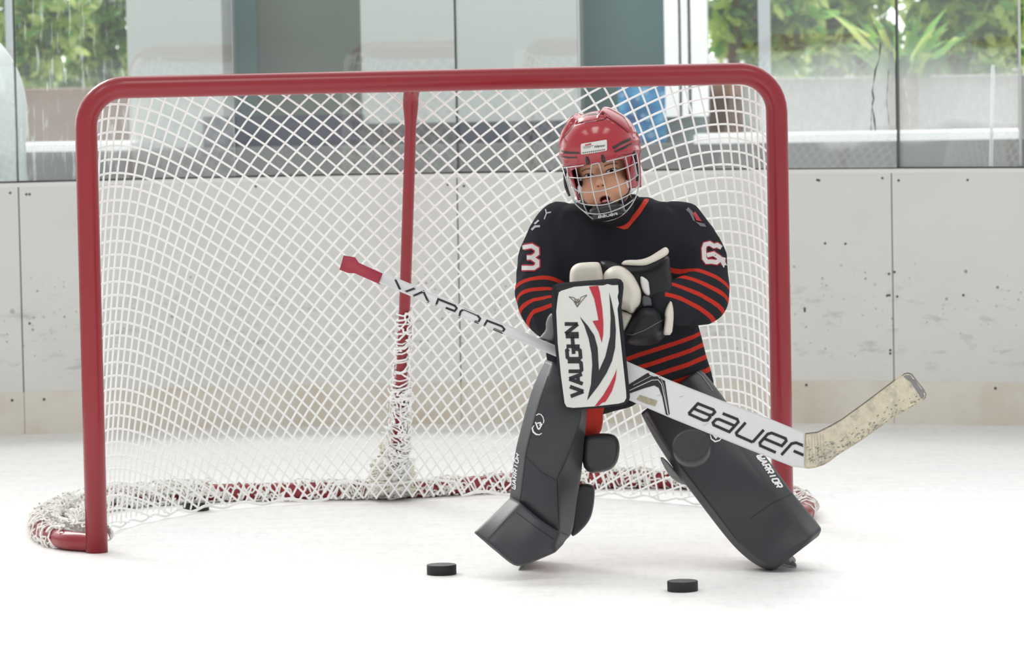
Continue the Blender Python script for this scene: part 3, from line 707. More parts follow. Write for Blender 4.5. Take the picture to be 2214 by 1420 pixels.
def letters(txt, bl, br, tr, tl, fillw=.78, wd=.2):
    """strokes of a word laid in a traced four-cornered strip"""
    S_ = []; n = len(txt)
    def q(u, v): return tuple((bl[k] * (1 - u) + br[k] * u) * (1 - v) + (tl[k] * (1 - u) + tr[k] * u) * v for k in (0, 1))
    hgt = math.hypot(tl[0] - bl[0], tl[1] - bl[1])
    for i, ch in enumerate(txt):
        for line in GL[ch]:
            L = [q((i + (1 - fillw) / 2 + x * fillw) / n, y) for x, y in line]; cur = [L[0]]
            for k in range(1, len(L)):      # break the stroke at sharp corners so that they stay clean
                cur.append(L[k])
                if k < len(L) - 1:
                    a0, b0 = np.subtract(L[k], L[k - 1]), np.subtract(L[k + 1], L[k])
                    if np.dot(a0, b0) < -.1 * np.hypot(*a0) * np.hypot(*b0): S_.append((cur, hgt * wd)); cur = [L[k]]
            S_.append((cur, hgt * wd))
    return S_
def smooth_mesh(bm, it=3, f=.5):
    for _ in range(it): bmesh.ops.smooth_vert(bm, verts=bm.verts, factor=f, use_axis_x=True, use_axis_y=True, use_axis_z=True)
# ------------------------------------------------------------------ soft bodies grown from overlapping volumes
def cap_prim(bm, p0, p1, r0, r1, n=20, sx=1.0, up=None):
    p0, p1 = Vector(p0), Vector(p1); ax = p1 - p0; L = ax.length; ax.normalize()
    prof = [(0, -r0)] + [(r0 * math.cos(t), r0 * math.sin(t)) for t in np.linspace(-1.2, 0, 5)] + [(r1 * math.cos(t), L + r1 * math.sin(t)) for t in np.linspace(0, 1.2, 5)] + [(0, L + r1)]
    t = bmesh.new(); lathe(t, prof, p0, ax, n)
    if sx != 1.0:
        u = Vector(up).normalized()
        for v in t.verts: w_ = v.co - p0; v.co = v.co + u * (w_.dot(u) * (sx - 1))
    me = bpy.data.meshes.new('t'); t.to_mesh(me); t.free(); bm.from_mesh(me); bpy.data.meshes.remove(me)
def ell_prim(bm, c, rad, axes=None, n=24):
    c = Vector(c); X, Y_, Z = axes or (Vector((1, 0, 0)), Vector((0, 1, 0)), Vector((0, 0, 1)))
    r = bmesh.ops.create_uvsphere(bm, u_segments=n, v_segments=n // 2, radius=1.0)
    for v in r['verts']: q = v.co.copy(); v.co = c + X * q.x * rad[0] + Y_ * q.y * rad[1] + Z * q.z * rad[2]
def loft_prim(bm, rings, cap=True):
    R_ = [[bm.verts.new(p) for p in r] for r in rings]; n = len(R_[0])
    for A, B in zip(R_, R_[1:]):
        for j in range(n): bm.faces.new((A[j], A[(j + 1) % n], B[(j + 1) % n], B[j]))
    if cap: bm.faces.new(R_[0][::-1]); bm.faces.new(R_[-1])
def organic(bm, voxel, it=4, f=.5):
    """union of everything in bm as one continuous skin -> new bmesh"""
    bmesh.ops.recalc_face_normals(bm, faces=bm.faces)
    me = bpy.data.meshes.new('t'); bm.to_mesh(me); bm.free(); o = bpy.data.objects.new('t', me); COL.objects.link(o)
    md = o.modifiers.new('r', 'REMESH'); md.mode = 'VOXEL'; md.voxel_size = voxel; md.adaptivity = 0
    dg = bpy.context.evaluated_depsgraph_get(); ev = o.evaluated_get(dg); m2 = bpy.data.meshes.new_from_object(ev)
    out = bmesh.new(); out.from_mesh(m2); bpy.data.objects.remove(o); bpy.data.meshes.remove(me); bpy.data.meshes.remove(m2)
    smooth_mesh(out, it, f); return out
from mathutils import noise as mnoise
def wrinkle(bm, amp, fr, stretch=(1, 1, 1), mask=None):
    bm.normal_update()
    for v in bm.verts:
        p = Vector((v.co.x * stretch[0], v.co.y * stretch[1], v.co.z * stretch[2])) * fr
        n = 1 - abs(mnoise.noise(p)) * 2.2; k = mask(v.co) if mask else 1.0
        v.co = v.co + v.normal * (n - .45) * amp * k
def subsurf(bm, lv, crease=None):
    if crease:
        cl = bm.edges.layers.float.get('crease_edge') or bm.edges.layers.float.new('crease_edge')
        for e in bm.edges:
            k = crease(e)
            if k: e[cl] = k
    bmesh.ops.recalc_face_normals(bm, faces=bm.faces)
    me = bpy.data.meshes.new('t'); bm.to_mesh(me); bm.free(); o = bpy.data.objects.new('t', me); COL.objects.link(o)
    md = o.modifiers.new('s', 'SUBSURF'); md.levels = lv; md.render_levels = lv
    dg = bpy.context.evaluated_depsgraph_get(); m2 = bpy.data.meshes.new_from_object(o.evaluated_get(dg))
    out = bmesh.new(); out.from_mesh(m2); bpy.data.objects.remove(o); bpy.data.meshes.remove(me); bpy.data.meshes.remove(m2); return out
# ================================================================== the goalkeeper
M_black = mat('jersey_cloth', (0.0225, 0.0230, 0.0280), 0.9, spec=.06, sheen=.0, bump=.25, bscale=260)
M_pad = mat('pad_leather', (0.036, 0.037, 0.043), 0.45, spec=.45, bump=.05, bscale=140, noise=.12, nscale=12)
M_padflap = mat('flap_leather', (0.036, 0.037, 0.044), 0.5, spec=.45, bump=.1, bscale=120)
M_glove = mat('glove_leather', (0.013, 0.0135, 0.0165), 0.5, spec=.3, bump=.12, bscale=140)
M_cream = mat('cream_leather', (0.62, 0.585, 0.51), 0.55, spec=.3, noise=.10, nscale=28, bump=.08, bscale=90)
M_white = mat('white_leather', (0.60, 0.595, 0.575), 0.5, spec=.35, noise=.05, nscale=30)
M_print = mat('black_print', (0.022, 0.023, 0.026), 0.5, spec=.3)
M_redprint = mat('red_print', (0.40, 0.030, 0.045), 0.5, spec=.3)
M_orange = mat('red_cloth', (0.56, 0.045, 0.028), 0.75, spec=.2)
M_num = mat('number_cloth', (0.55, 0.52, 0.51), 0.8, spec=.2)
M_numred = mat('number_edge', (0.33, 0.03, 0.045), 0.8, spec=.2)
M_whiteprint = mat('white_print', (0.78, 0.78, 0.78), 0.5)
M_grey = mat('grey_cloth', (0.13, 0.13, 0.14), 0.7)
M_steel = mat('steel', (0.62, 0.63, 0.64), 0.28, metal=1.0)
M_helmet = mat('helmet_red', (0.34, 0.020, 0.032), 0.2, spec=.45, coat=.4)
M_clip = mat('black_plastic', (0.018, 0.018, 0.02), 0.35)
M_skin = mat('skin', (0.56, 0.29, 0.185), 0.5, spec=.35, noise=.05, nscale=40)
M_skin.node_tree.nodes['Principled BSDF'].inputs['Subsurface Weight'].default_value = .12
M_skin.node_tree.nodes['Principled BSDF'].inputs['Subsurface Radius'].default_value = (.008, .003, .002)
M_lip = mat('lip', (0.42, 0.165, 0.13), .45); M_mouth = mat('mouth_inside', (0.10, 0.02, 0.02), .5); M_tongue = mat('tongue', (0.48, 0.15, 0.15), .35)
YB = 12.2
person = thing('person', at(1400, 1225, 12.1) * 1.0, 'young goalkeeper in red helmet and black jersey crouching before the net, holding the white stick', 'person')
person.location.z = 0.0
# ---- head frame
OH = at(1294, 312, 12.12); HQ = mpp(12.12) / 5.258
_ra = math.radians(12); U0 = CR * math.cos(_ra) - CD * math.sin(_ra); V0 = CR * -math.sin(_ra) - CD * math.cos(_ra); W0 = -CF
_ya = math.radians(13); UH = U0 * math.cos(_ya) + W0 * math.sin(_ya); FH = W0 * math.cos(_ya) - U0 * math.sin(_ya); VH = V0
def hd(x, y, z): return OH + UH * x + FH * y + VH * z           # x to the viewer's right, y forward, z up
HAX = (UH, FH, VH)
def hloc(P): q = P - OH; return q.dot(UH), q.dot(FH), q.dot(VH)
# ---- joints
def J(px, py, Y): return at(px, py, Y)
m1 = mpp(12.15)
# ---- body: one continuous skin from head to feet, thin enough to sit inside the clothes
bm = bmesh.new()
ell_prim(bm, hd(0, -.012, -.030), (.073, .088, .098), HAX); ell_prim(bm, hd(0, .012, -.105), (.063, .066, .070), HAX)
ell_prim(bm, hd(0, .040, -.152), (.032, .030, .024), HAX)
for sx in (-1, 1):
    ell_prim(bm, hd(sx * .033, .040, -.118), (.031, .032, .034), HAX); ell_prim(bm, hd(sx * .072, -.012, -.088), (.010, .020, .030), HAX)
cap_prim(bm, hd(0, .064, -.066), hd(0, .083, -.099), .009, .0115); ell_prim(bm, hd(0, .082, -.1005), (.0155, .013, .0095), HAX)
cap_prim(bm, hd(0, -.02, -.11), J(1330, 500, 12.22), .052, .058)
cap_prim(bm, J(1345, 520, 12.22), J(1370, 680, 12.26), .088, .080); cap_prim(bm, J(1370, 680, 12.26), J(1385, 790, 12.30), .080, .090)
cap_prim(bm, J(1215, 492, 12.21), J(1470, 495, 12.21), .042, .042)
for s_, e_, w_ in ((J(1205, 500, 12.2), J(1172, 640, 12.12), J(1240, 692, 12.02)), (J(1478, 500, 12.2), J(1516, 640, 12.12), J(1455, 652, 12.03))):
    cap_prim(bm, s_, e_, .036, .029); cap_prim(bm, e_, w_, .029, .021); cap_prim(bm, w_, w_ + (w_ - e_).normalized() * .05, .022, .020)
    h_ = (w_ - e_).normalized(); sd = h_.cross(Vector((0, 1, 0))).normalized()
    for k in range(4): cap_prim(bm, w_ + h_ * .05 + sd * (.013 * (k - 1.5)), w_ + h_ * (.10 - .006 * abs(k - 1)) + sd * (.015 * (k - 1.5)) + Vector((0, -.008, 0)), .0075, .0062, 12)
    cap_prim(bm, w_ + h_ * .02 + sd * .02, w_ + h_ * .06 + sd * .042, .008, .0068, 12)
for hp_, kn_, an_, toe in ((J(1330, 800, 12.28), J(1226, 905, 12.16), J(1185, 1150, 12.17), J(1135, 1196, 12.05)), (J(1440, 805, 12.28), J(1490, 930, 12.22), J(1635, 1140, 12.17), J(1690, 1192, 12.06))):
    cap_prim(bm, hp_, kn_, .062, .046); cap_prim(bm, kn_, an_, .044, .030); cap_prim(bm, an_, an_.lerp(toe, .45), .028, .022)
bm = organic(bm, .0042, 3, .5)
def facesel(bm, rad):
    out = []
    for f in bm.faces:
        x, y, z = hloc(f.calc_center_median())
        if y > .03 and abs(x) < rad and -.175 < z < -.045: out.append(f)
    return out
for rad in (.07, .055):
    fs = facesel(bm, rad); es = list({e for f in fs for e in f.edges})
    bmesh.ops.subdivide_edges(bm, edges=es, cuts=1, use_grid_fill=True, smooth=0.0)
bmesh.ops.triangulate(bm, faces=[f for f in bm.faces if len(f.verts) > 4])
G2 = lambda x, z, cx, cz, sx, sz: math.exp(-((x - cx) / sx) ** 2 - ((z - cz) / sz) ** 2)
MZ = -.144
for v in bm.verts:
    x, y, z = hloc(v.co)
    if y < .02 or z > -.03 or z < -.19 or abs(x) > .075: continue
    d = 0
    for sx in (-1, 1):
        d -= .0055 * G2(x, z, sx * .031, -.075, .015, .009); d += .0022 * G2(x, z, sx * .031, -.0665, .016, .004); d += .0016 * G2(x, z, sx * .030, -.0815, .014, .003)
        d += .0030 * G2(x, z, sx * .012, -.102, .005, .005); d -= .003 * G2(x, z, sx * .0062, -.1075, .003, .0022)
    d += .002 * G2(x, z, 0, -.121, .012, .008)
    e = math.hypot(x / .0130, (z - MZ) / .0092)
    d += .0028 * math.exp(-((e - 1.25) / .28) ** 2); d -= .016 * (1 - min(1, e) ** 4) if e < 1 else 0
    d -= .002 * G2(x, z, 0, -.159, .02, .004)
    v.co += FH * d
bm.normal_update()
for f in bm.faces:
    x, y, z = hloc(f.calc_center_median()); e = math.hypot(x / .0130, (z - MZ) / .0092)
    if y > .03 and e < .96: f.material_index = 2
    elif y > .03 and e < 1.30: f.material_index = 1
body = obj('body', bm, [M_skin, M_lip, M_mouth], person); tb = tree_of(body)
bm = bmesh.new(); ell_prim(bm, hd(.0, .068, MZ - .0042), (.009, .010, .0045), HAX, 20); obj('tongue', bm, M_tongue, person)
M_eyew = mat('eye_white', (.62, .60, .58), .2); M_iris = mat('iris', (.012, .008, .006), .1); M_brow = mat('eyebrow', (.03, .02, .016), .8); M_brow2 = mat('eyebrow_hair', (.16, .085, .06), .8)
def face_px(x, z):      # picture point of a face point, through the real surface
    r = tb.ray_cast(hd(x, .3, z), -FH); return project(r[0])
for sx in (-1, 1):
    cx = sx * .0305; al = [face_px(cx + .0125 * math.cos(t), -.0752 + (.0042 if math.sin(t) > 0 else .0036) * math.sin(t) + .0012 * sx * math.cos(t)) for t in np.linspace(0, 2 * math.pi, 20, endpoint=False)]
    ey = decal('eye', tb, M_eyew, [al], off=.0008, step=2, parent=person)
    ir = [face_px(cx + .0048 * math.cos(t), -.0750 + .0040 * math.sin(t)) for t in np.linspace(0, 2 * math.pi, 16, endpoint=False)]
    decal('iris', tb, M_iris, [ir], off=.0016, step=2, parent=ey)
    up_ = [face_px(cx + .0135 * math.cos(t), -.0752 + .0050 * math.sin(t) + .0012 * sx * math.cos(t)) for t in np.linspace(.1, math.pi - .1, 9)]
    decal('eyelashes', tb, M_brow, strokes=[(up_, 2.0)], off=.0018, step=2, parent=ey)
    br = [face_px(cx + sx * .002 + .016 * t, -.0605 + .003 * (1 - t * t) ) for t in np.linspace(-1, 1, 9)]
    decal('eyebrow', tb, M_brow2, strokes=[(br, 3.0)], off=.001, step=2, parent=person)
    nn = [face_px(sx * .0062 + .0028 * math.cos(t), -.1078 + .0018 * math.sin(t)) for t in np.linspace(0, 2 * math.pi, 10, endpoint=False)]
    decal('nostril', tb, M_mouth, [nn], off=.0006, step=2, parent=person)
# ---- jersey
def tors(rows):
    R_ = []
    for y, xl, xr, hd_, Yc in rows:
        cx, hw = (xl + xr) / 2, (xr - xl) / 2; ring = []
        for t in np.linspace(0, 2 * math.pi, 36, endpoint=False):
            c, s = math.cos(t), math.sin(t); c = math.copysign(abs(c) ** .8, c); s = math.copysign(abs(s) ** .85, s)
            ring.append(at(cx + hw * c, y, Yc + hd_ * s))
        R_.append(ring)
    return R_
bm = bmesh.new()
loft_prim(bm, tors([(432, 1275, 1405, .055, 12.21), (442, 1238, 1440, .075, 12.21), (460, 1196, 1488, .098, 12.21), (492, 1178, 1512, .115, 12.21), (540, 1182, 1506, .125, 12.21), (600, 1188, 1494, .128, 12.21),
                    (660, 1196, 1492, .126, 12.21), (705, 1192, 1506, .126, 12.215), (745, 1184, 1517, .128, 12.225), (778, 1183, 1526, .126, 12.23), (805, 1190, 1536, .122, 12.24), (835, 1215, 1545, .112, 12.25)]))
AL = [(1212, 496, 12.21, 58), (1180, 560, 12.18, 57), (1168, 630, 12.13, 54), (1176, 668, 12.09, 54), (1222, 700, 12.0, 44), (1250, 705, 11.96, 38)]
AR = [(1472, 494, 12.21, 60), (1505, 560, 12.18, 62), (1520, 622, 12.13, 57), (1514, 642, 12.09, 57), (1455, 655, 12.0, 46), (1432, 655, 11.97, 40)]
for A in (AL, AR):
    for a_, b_ in zip(A, A[1:]): cap_prim(bm, J(*a_[:3]), J(*b_[:3]), a_[3] * m1, b_[3] * m1)
bm = organic(bm, .0065, 5, .5)
def wmask(P): return 1.0 if P.z > .62 else 1.0
wrinkle(bm, .011, 6.0, (1.2, 1, .7)); wrinkle(bm, .004, 15, (1.3, 1, .5)); smooth_mesh(bm, 1, .4)
bvj = BVHTree.FromBMesh(bm)
def fit(lines, lam=.02):
    X, K = [], []
    for k, L in enumerate(lines):
        for x, y in dens(L + L[::-1][1:-1], 8): X.append(hit(bvj, x, y)); K.append(k + 1)
    X = np.array([list(p) for p in X]); c = X.mean(0); Q = (X - c) / .1
    ba = lambda Q: np.stack([np.ones(len(Q)), Q[:, 0], Q[:, 1], Q[:, 2], Q[:, 0] ** 2, Q[:, 2] ** 2, Q[:, 0] * Q[:, 2]], 1)
    A = ba(Q); Rg = np.diag([0, .3, .3, .3, 1, 1, 1]) * lam * len(Q)
    w_ = np.linalg.solve(A.T @ A + Rg, A.T @ np.array(K)); return lambda P: ba((P - c) / .1) @ w_
fR = fit([C2([(1690, 348), (1780, 348), (1900, 425), (1945, 485)]), C2([(1475, 402), (1640, 412), (1800, 465), (1930, 590)]), C2([(1500, 470), (1600, 485), (1750, 560), (1900, 668)]), C2([(1570, 560), (1640, 597), (1750, 662), (1850, 760)])])
fL = fit([C2([(152, 475), (190, 432), (380, 402), (530, 432)]), C2([(138, 595), (190, 515), (240, 492), (440, 490)]), C2([(155, 690), (270, 582), (410, 552)]), C2([(205, 815), (240, 742), (430, 607)])])
fH = fit([C2([(1450, 995), (1550, 930), (1700, 885)]), C2([(1200, 1150), (1350, 1120), (1550, 1042), (1710, 990)]), C2([(1350, 1225), (1500, 1160), (1750, 1082)]), C2([(1560, 1275), (1740, 1192), (1785, 1172)])], .004)
co = np.array([list(v.co) for v in bm.verts])
pj = np.array([project(c) for c in co])
vals = {'stripe_right': fR(co), 'stripe_left': fL(co), 'stripe_hem': fH(co)}
# regions of the cloth: sleeves below the number, hem band of the trunk
def seg_d(co, A, i0, i1):
    D = np.full(len(co), 9.)
    for a_, b_ in zip(A[i0:i1], A[i0 + 1:i1 + 1]):
        p, q = np.array(J(*a_[:3])), np.array(J(*b_[:3])); d = q - p; t = np.clip(((co - p) @ d) / (d @ d), 0, 1); D = np.minimum(D, np.linalg.norm(co - p - t[:, None] * d, axis=1))
    return D
mR = (seg_d(co, AR, 1, 5) < .092) & (pj[:, 0] > 1436) & (pj[:, 1] < 706); mL = (seg_d(co, AL, 1, 5) < .088) & (pj[:, 0] < 1262) & (pj[:, 1] < 745) 
mH = (pj[:, 1] > 712) & ~mL & (pj[:, 0] > 1180)
msk = {'mask_right': mR.astype(float), 'mask_left': mL.astype(float), 'mask_hem': mH.astype(float)}
def jersey_material():
    m = M_black.copy(); m.name = 'jersey_striped'; g = N(m); b = g.nt.nodes['Principled BSDF']; tot = None
    for s in ('right', 'left', 'hem'):
        f = g.node('ShaderNodeAttribute', attribute_name='stripe_' + s).outputs['Fac']; k = g.node('ShaderNodeAttribute', attribute_name='mask_' + s).outputs['Fac']
        fr = g.math('ABSOLUTE', g.math('SUBTRACT', g.math('FRACT', g.math('ADD', f, .5)), .5))
        on = g.math('MULTIPLY', g.math('LESS_THAN', fr, .17 if s != 'hem' else .18), g.math('MULTIPLY', g.math('GREATER_THAN', f, .5), g.math('LESS_THAN', f, 4.5)))
        on = g.math('MULTIPLY', on, g.math('GREATER_THAN', k, .5)); tot = on if tot is None else g.math('MAXIMUM', tot, on)
    g.link(g.mix(tot, (0.0225, 0.0230, 0.0280, 1), (0.46, 0.034, 0.022, 1)), b.inputs['Base Color']); return m
jersey = obj('jersey', bm, jersey_material(), person)
for nm, arr in {**vals, **msk}.items():
    a_ = jersey.data.attributes.new(nm, 'FLOAT', 'POINT'); a_.data.foreach_set('value', np.asarray(arr, dtype=np.float32))
tj = tree_of(jersey)
decal('collar_trim', tj, M_orange, [C1([(1243, 852), (1278, 862), (1272, 925), (1200, 1035), (1095, 1160), (1060, 1168), (890, 1112), (905, 1092), (1058, 1128), (1088, 1108), (1185, 985), (1238, 905)])], off=.002, parent=jersey)
three = [[(182, 140), (275, 125), (318, 150), (320, 190), (280, 222), (232, 224)], [(270, 222), (322, 256), (322, 292), (292, 312), (188, 312)]]
decal('number_edging', tj, M_numred, strokes=[(C2(s), 15.0) for s in three], off=.002, step=4, parent=jersey)
decal('sleeve_number', tj, M_num, strokes=[(C2(s), 9.2) for s in three], off=.0032, step=4, parent=jersey)
six = [[(885, 848), (805, 795), (742, 815), (660, 765), (575, 785), (548, 860), (558, 1050), (605, 1115), (700, 1112), (790, 1126), (848, 1085), (842, 1035), (735, 962), (605, 992)], [(928, 1030), (908, 1108), (975, 1235)]]
decal('number_edging', tj, M_numred, strokes=[(SC4(s), 14.0) for s in six], off=.002, step=4, parent=jersey)
decal('sleeve_number', tj, M_num, strokes=[(SC4(s), 9.4) for s in six], off=.0032, step=4, parent=jersey)
decal('shoulder_patch', tj, M_redprint, [SC4([(335, 178), (385, 158), (470, 282), (512, 340), (408, 325)])], off=.0025, step=4, parent=jersey)
decal('patch_edging', tj, M_grey, [SC4([(205, 120), (250, 70), (330, 150), (380, 345), (340, 320), (270, 180)]), SC4([(385, 345), (560, 385), (598, 450), (480, 432)])], off=.0018, step=4, parent=jersey)
decal('patch_edging', tj, mat('patch_thread', (.33, .33, .35), .7), strokes=[(SL4([(430, 240), (450, 340), (400, 480)]), 2.6), (SL4([(460, 330), (560, 310)]), 3), (SL4([(100, 730), (180, 650), (300, 640)]), 5), (SL4([(170, 590), (270, 500)]), 4)], off=.002, step=3, parent=jersey)
# ---- neck guard
bm = bmesh.new(); cap_prim(bm, hd(.0, -.015, -.165), J(1330, 470, 12.20), .054, .062); cap_prim(bm, J(1368, 438, 12.24), J(1290, 450, 12.22), .024, .040)
bm = organic(bm, .006, 4); obj('neck_guard', bm, M_black, person)
# ---- pants
bm = bmesh.new(); ell_prim(bm, J(1385, 800, 12.27), (.165, .115, .075))
cap_prim(bm, J(1330, 815, 12.25), J(1256, 862, 12.16), .088, .056); cap_prim(bm, J(1450, 815, 12.25), J(1490, 900, 12.20), .090, .074)
bm = organic(bm, .0075, 4); wrinkle(bm, .004, 9); obj('pants', bm, M_black, person)
bm = bmesh.new(); cap_prim(bm, J(1262, 880, 12.16), J(1250, 940, 12.16), .052, .042); cap_prim(bm, J(1246, 940, 12.16), J(1220, 1020, 12.17), .042, .038); cap_prim(bm, J(1220, 1020, 12.17), J(1185, 1150, 12.17), .038, .038); cap_prim(bm, J(1226, 905, 12.10), J(1203, 1000, 12.15), .054, .050); cap_prim(bm, J(1185, 1150, 12.17), J(1170, 1175, 12.13), .040, .036); cap_prim(bm, J(1266, 868, 12.14), J(1264, 915, 12.13), .050, .046)
bm = organic(bm, .005, 4); wrinkle(bm, .003, 22); obj('sock', bm, M_orange, person)
bm = bmesh.new(); cap_prim(bm, J(1488, 925, 12.22), J(1635, 1140, 12.17), .056, .040); cap_prim(bm, J(1635, 1140, 12.17), J(1650, 1165, 12.15), .040, .036); bm = organic(bm, .006, 3); obj('sock', bm, M_orange, person)
# ================================================================== helmet
def sst(x, a, b): t = min(1, max(0, (x - a) / (b - a))); return t * t * (3 - 2 * t)
bm = bmesh.new(); NA, NE = 200, 90; rows = []
def zl(x):
    ax_ = abs(x)
    if ax_ < .031: return .0595
    if ax_ < .040: return .066
    return .066 - (ax_ - .040) / .045 * .046
for j in range(NE + 1):
    ring = []
    for i in range(NA):
        az = 2 * math.pi * i / NA; ca, sa = math.sin(az), math.cos(az)       # ca -> x, sa -> forward
        fa = abs(math.degrees(math.atan2(ca, sa)))
        zmin = -.053 - .077 * sst(fa, 49, 60) + .035 * sst(fa, 120, 160)
        if fa < 43: zmin += .004 * math.cos(math.radians(fa * 2))
        t = j / NE
        if t < .45:
            z = zmin * (1 - t / .45); k = 1 - .16 * (abs(z) / .13) ** 1.5 - (.02 * abs(z) / .13)
            x, y = .0985 * ca * k, .120 * sa * (k if sa < 0 else 1 - .10 * (abs(z) / .055) ** 2 if abs(z) < .055 else .9)
        else:
            ph = (t - .45) / .55 * math.pi / 2; c_, s_ = math.cos(ph), math.sin(ph)
            x, y, z = .0985 * ca * c_ ** .86, .120 * sa * c_ ** .86, .086 * s_
        d = 0.0
        if z > 0 or fa > 40:
            up_ = sst(z, zl(x), zl(x) + .003) if y > -.02 else 1.0
            d += .0035 * up_ + .0065 * sst(abs(x), .0305, .035) * up_ * sst(.062 - abs(x), -.012, .03)
            if z > .06: d -= .004 * sst(.031 - abs(x), 0, .006)
        d += .0060 * sst(abs(x), .055, .078) * math.exp(-((z + .010) / .013) ** 2) + .0050 * sst(abs(x), .055, .078) * math.exp(-((z + .036) / .009) ** 2)
        d += .0015 * math.exp(-((z + .046) / .006) ** 2) if fa < 45 else 0
        n_ = Vector((x / .0985 ** 2, y / .12 ** 2, z / .086 ** 2 if z > 0 else 0)).normalized()
        ring.append(Vector((x, y, z)) + n_ * d)
    rows.append(ring)
R_ = [[bm.verts.new(hd(*p)) for p in r] for r in rows[:-1]]; top = bm.verts.new(hd(*rows[-1][0]))
for A, B in zip(R_, R_[1:]):
    for i in range(NA): bm.faces.new((A[i], A[(i + 1) % NA], B[(i + 1) % NA], B[i]))
for i in range(NA): bm.faces.new((R_[-1][i], R_[-1][(i + 1) % NA], top))
# inner wall so that the shell has thickness
inn = [[bm.verts.new(hd(*(p * .955 if k else Vector((p.x * .955, p.y * .955, p.z))))) for p in r] for k, r in enumerate(rows[:-8:4])]
for A, B in zip(inn, inn[1:]):
    for i in range(NA): bm.faces.new((A[i], B[i], B[(i + 1) % NA], A[(i + 1) % NA]))
for i in range(NA): bm.faces.new((R_[0][i], inn[0][i], inn[0][(i + 1) % NA], R_[0][(i + 1) % NA]))
me = bpy.data.meshes.new('helmet'); bm.to_mesh(me); bm.free()
for p in me.polygons: p.use_smooth = True
helmet = link_mesh('helmet', me, M_helmet, person); helmet['label'] = 'glossy red helmet with a wire cage'
th = tree_of(helmet)
stk = HC([(397, 490), (408, 476), (560, 452), (684, 430), (695, 438), (697, 545), (688, 556), (550, 580), (412, 600), (401, 592)])
sticker = decal('name_sticker', th, M_white, [stk], off=.0015, step=4, parent=helmet)
ts = [(HC([(556, 522), (561, 498)]), 1.5), (HC([(560, 511), (580, 507)]), 1.4), (HC([(578, 520), (583, 494)]), 1.5), (HC([(590, 511), (604, 507), (602, 499), (592, 504), (592, 515), (605, 515)]), 1.3),
      (HC([(612, 516), (614, 500)]), 1.3), (HC([(614, 505), (626, 498), (628, 514)]), 1.3), (HC([(636, 513), (638, 497)]), 1.3), (HC([(638, 502), (650, 495), (652, 510)]), 1.3), (HC([(660, 509), (662, 494)]), 1.3), (HC([(662, 498), (676, 492)]), 1.3),
      (HC([(425, 515), (540, 497)]), 1.0), (HC([(425, 530), (510, 517)]), .8)]
ts += [(HC([(418 + 24 * k, 588 - 3.6 * k), (432 + 24 * k, 574 - 3.6 * k)]), 2.0) for k in range(11)]
decal('sticker_print', th, mat('ink', (.10, .10, .11), .5), strokes=ts, off=.0024, step=3, parent=helmet)
decal('sticker_print', th, M_redprint, [HC([(445, 488), (515, 472), (518, 486), (448, 500)])], off=.0024, step=3, parent=helmet)
decal('shell_groove', th, mat('groove_red', (.07, .006, .010), .5), strokes=[(HC([(200, 410), (240, 362), (330, 245), (368, 214), (402, 240), (530, 220), (655, 203), (690, 172), (800, 232), (890, 305), (940, 352)]), 1.8)], off=.0012, step=4, parent=helmet)
for vp in (HC([(172, 545), (240, 565), (375, 572), (385, 592), (250, 592), (175, 575)]), HC([(180, 612), (260, 628), (350, 624), (352, 640), (250, 645), (185, 628)]), HC([(755, 515), (860, 455), (965, 405), (972, 436), (880, 480), (775, 540)]), HC([(780, 560), (900, 505), (980, 465), (982, 480), (900, 530), (790, 578)]), HC([(435, 150), (450, 140), (640, 118), (662, 125), (655, 150), (640, 135), (450, 158), (425, 178)])): decal('vent', th, M_clip, [vp], off=.0012, step=4, parent=helmet)
for x, y in ((475, 668), (655, 645)):
    bm = bmesh.new(); (px, py), = HC([(x, y)]); p = hit(th, px, py)
    for dz, rr in ((.006, .004), (0, .0055), (-.007, .005)): ell_prim(bm, p + VH * dz + FH * .003, (rr, .0045, .0045), HAX, 12)
    obj('cage_clip', organic(bm, .0012, 2), M_clip, helmet)
for sx in (-1, 1):
    bm = bmesh.new(); c = hd(sx * .091, .028, -.042); lathe(bm, [(0, .006), (.011, .006), (.013, 0), (.013, -.006), (0, -.006)], c, UH * sx, 20)
    tube(bm, smooth_path([hd(sx * .094, .03, -.044), hd(sx * .097, .045, -.085), hd(sx * .090, .055, -.115)], 6), .0048, 8)
    obj('ear_strap', organic(bm, .002, 2), M_clip, helmet)
# ---- wire cage: wires lie on a bulged form in front of the face
bm = bmesh.new(); ell_prim(bm, hd(0, .012, -.088), (.108, .122, .125), HAX, 64); tcg = BVHTree.FromBMesh(bm); bm.free()
CW = [[(180, 752), (300, 740), (432, 721)], [(690, 680), (850, 640), (1032, 592)], [(520, 712), (560, 705), (603, 697)],
      [(232, 858), (380, 866), (510, 852), (640, 830), (780, 795), (920, 745), (1040, 690)], [(270, 935), (345, 1000), (400, 1025), (540, 1025), (680, 1000), (830, 950), (960, 895), (1050, 830)],
      [(305, 1110), (430, 1162), (580, 1177), (710, 1160), (860, 1100), (970, 1038), (1048, 955)], [(395, 1215), (470, 1262), (600, 1276), (740, 1250), (890, 1188), (1000, 1110)],
      [(180, 752), (228, 868), (278, 1030), (330, 1150), (440, 1252), (540, 1332), (645, 1356), (770, 1336), (900, 1262), (1000, 1130), (1048, 1000), (1062, 850), (1052, 700), (1032, 592)],
      [(340, 745), (380, 950), (430, 1162), (490, 1295)], [(520, 712), (510, 852), (540, 1025), (580, 1177), (642, 1354)], [(603, 697), (640, 830), (680, 1000), (715, 1160), (772, 1334)],
      [(770, 660), (788, 795), (830, 950), (862, 1100), (902, 1260)], [(905, 628), (932, 745), (960, 895), (975, 1036)], [(985, 606), (1012, 705), (1040, 840)], [(240, 750), (268, 930), (335, 1150)]]
bm = bmesh.new()
